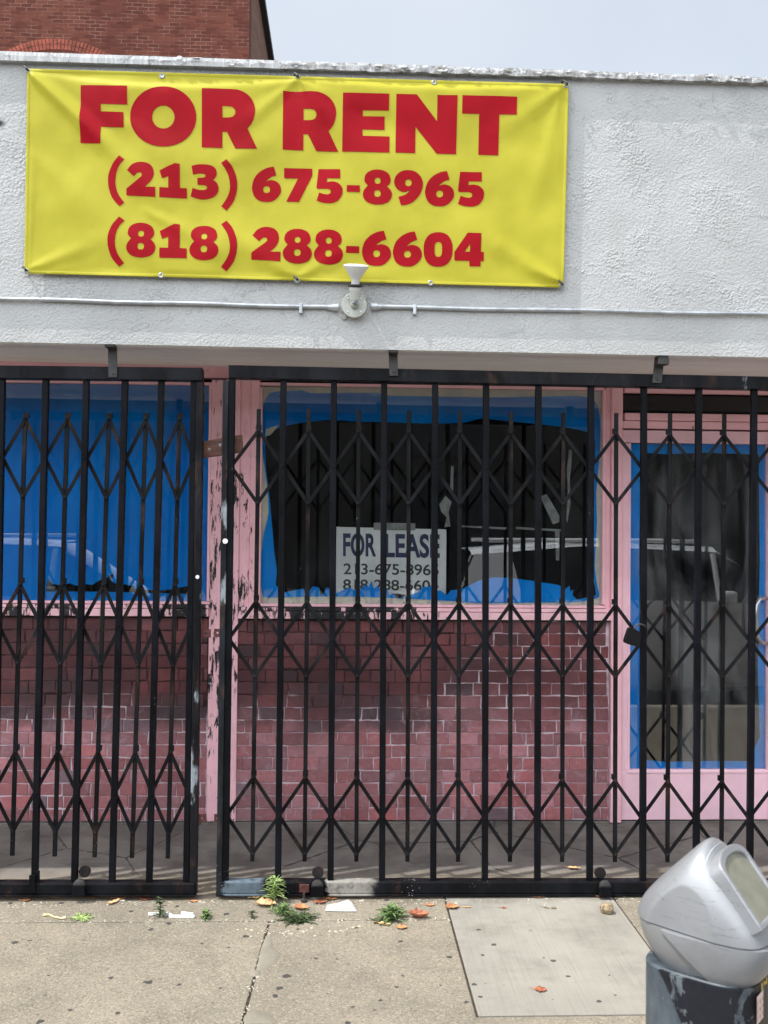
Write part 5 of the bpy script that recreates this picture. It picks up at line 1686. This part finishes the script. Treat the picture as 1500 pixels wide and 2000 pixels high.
# ------------------------------------------------------------------ street side, seen mirrored in the glass
def car(x0, x1, y0, y1, mat, label, nose):
    root = empty('parked_car', ((x0 + x1) / 2, (y0 + y1) / 2, -.15))
    tag(root, label, 'car', 'cars parked along the kerb')
    L = x1 - x0; W = y1 - y0; yc = (y0 + y1) / 2
    X = lambda t: x0 + L * t if nose > 0 else x1 - L * t
    # lofted body: sections along the length: (t, bottom z, shoulder z, half width)
    secs = [(0, .30, .72, .74), (.03, .22, .88, .86), (.12, .16, .98, .94), (.25, .14, 1.0, .98), (.5, .14, 1.0, 1.0), (.70, .14, .97, .99), (.86, .15, .84, .95), (.95, .2, .74, .88), (1.0, .3, .62, .74)]
    vs, fs = [], []
    for (t, zb, zs, hw) in secs:
        h = W / 2 * hw
        for (yy, zz) in ((-h * .9, zb), (-h, zb + .12), (-h, (zb + zs) / 2 + .1), (-h * .95, zs), (-h * .5, zs + .03), (h * .5, zs + .03), (h * .95, zs), (h, (zb + zs) / 2 + .1), (h, zb + .12), (h * .9, zb)):
            vs.append((X(t), yc + yy, zz - .15 + .12))
    n = 10
    for i in range(len(secs) - 1):
        for k in range(n):
            fs.append((i * n + k, i * n + (k + 1) % n, (i + 1) * n + (k + 1) % n, (i + 1) * n + k))
    fs += [tuple(range(n)), tuple(range((len(secs) - 1) * n, len(secs) * n))]
    MB().add(vs, fs).build('body', M[mat], root, smooth=True)
    cs = [(.02, 1.0, .82, .98), (.07, 1.48, .70, 1.42), (.30, 1.58, .70, 1.5), (.58, 1.53, .70, 1.46), (.76, 1.0, .84, .96)]
    vs, fs = [], []
    for (t, zt, hw, _) in cs:
        h = W / 2
        for (yy, zz) in ((-h * .93, .98), (-h * hw, zt - .05), (-h * hw * .8, zt), (h * hw * .8, zt), (h * hw, zt - .05), (h * .93, .98)):
            vs.append((X(t), yc + yy, zz - .03))
    n = 6
    for i in range(len(cs) - 1):
        for k in range(n):
            fs.append((i * n + k, i * n + (k + 1) % n, (i + 1) * n + (k + 1) % n, (i + 1) * n + k))
    fs += [tuple(range(n)), tuple(range((len(cs) - 1) * n, len(cs) * n))]
    MB().add(vs, fs).build('cabin', M['car_glass'], root, smooth=True)
    mb = MB()
    vs, fs = [], []
    for (t, zt, hw, _) in cs[1:4]:
        h = W / 2 * hw
        for yy in (-h, -h * .8, h * .8, h): vs.append((X(t), yc + yy, (zt - .05 if abs(yy) == h else zt) - .03 + .012))
    for i in range(2):
        for k in range(3): fs.append((i * 4 + k, i * 4 + k + 1, i * 4 + k + 5, i * 4 + k + 4))
    mb.add(vs, fs)
    for sgn in (-1, 1):
        ya, yb_ = yc + sgn * (W / 2 * .955), yc + sgn * (W / 2 * .72)
        mb.add([(X(.03), ya, .95), (X(.17), ya, .95), (X(.15), yb_ + sgn * .012, 1.44), (X(.075), yb_ + sgn * .012, 1.42)], [(0, 1, 2, 3)])
    for t in (.34, .57):
        for sgn in (-1, 1):
            mb.tube([(X(t), yc + sgn * W / 2 * .71, 1.44), (X(t) + .0, yc + sgn * W / 2 * .945, .96)], .03, 6)
    for sgn in (-1, 1): mb.tube([(X(.1), yc + sgn * W / 2 * .6, 1.56), (X(.55), yc + sgn * W / 2 * .6, 1.57)], .02, 8)
    mb.build('roof', M[mat], root, smooth=True)
    for t in (.18, .80):
        for sgn in (-1, 1):
            c_ = (X(t), yc + sgn * (W / 2 - .16), .18)
            wh = MB().lathe((c_[0], c_[1] - .1, c_[2]), (0, 1, 0), [(0, .26), (.02, .32), (.18, .32), (.2, .26)], 28).build('wheel', M['tyre'], root, smooth=True)
            MB().lathe((c_[0], c_[1] + sgn * .1, c_[2]), (0, sgn, 0), [(0, .2), (.01, .2), (.015, .05)], 20).build('rim', M['alloy'], wh, smooth=True)
    for sgn in (-1, 1):
        MB().box(X(.97) - .06, X(.97) + .06, yc + sgn * W * .34 - .16, yc + sgn * W * .34 + .16, .6, .72).build('headlight', M['lamp_clear'], root, bevel=.02)
        MB().box(X(.03) - .06, X(.03) + .06, yc + sgn * W * .38 - .1, yc + sgn * W * .38 + .1, .68, .85).build('tail_light', M['lamp_red'], root, bevel=.02)
        MB().box(X(.58) - .08, X(.58) + .06, yc + sgn * (W / 2 + .06) - .08, yc + sgn * (W / 2 + .06) + .08, .95, 1.08).build('mirror', M[mat], root, bevel=.03)
car(0.95, 5.95, -5.35, -3.55, 'car_white', 'white parked car mirrored in the door glass', 1)
car(-5.6, -0.85, -5.3, -3.5, 'car_grey', 'grey parked car mirrored in the left part of the middle window', 1)
fb = empty('facade', (0, -24, -.15))
tag(fb, 'dull plaster building across the street, mirrored dark in the glass', 'building')
MB().box(-45, 45, -30, -24, -.15, 6.2).build('wall', M['far_plaster'], fb)
for k in range(12):
    MB().box(-40 + k * 7, -37 + k * 7, -24.01, -23.9, 1.0, 3.2).build('window', M['far_glass'], fb)
    MB().box(-40 + k * 7, -37.6 + k * 7, -24.01, -23.9, 4.0, 5.4).build('window', M['far_glass'], fb)
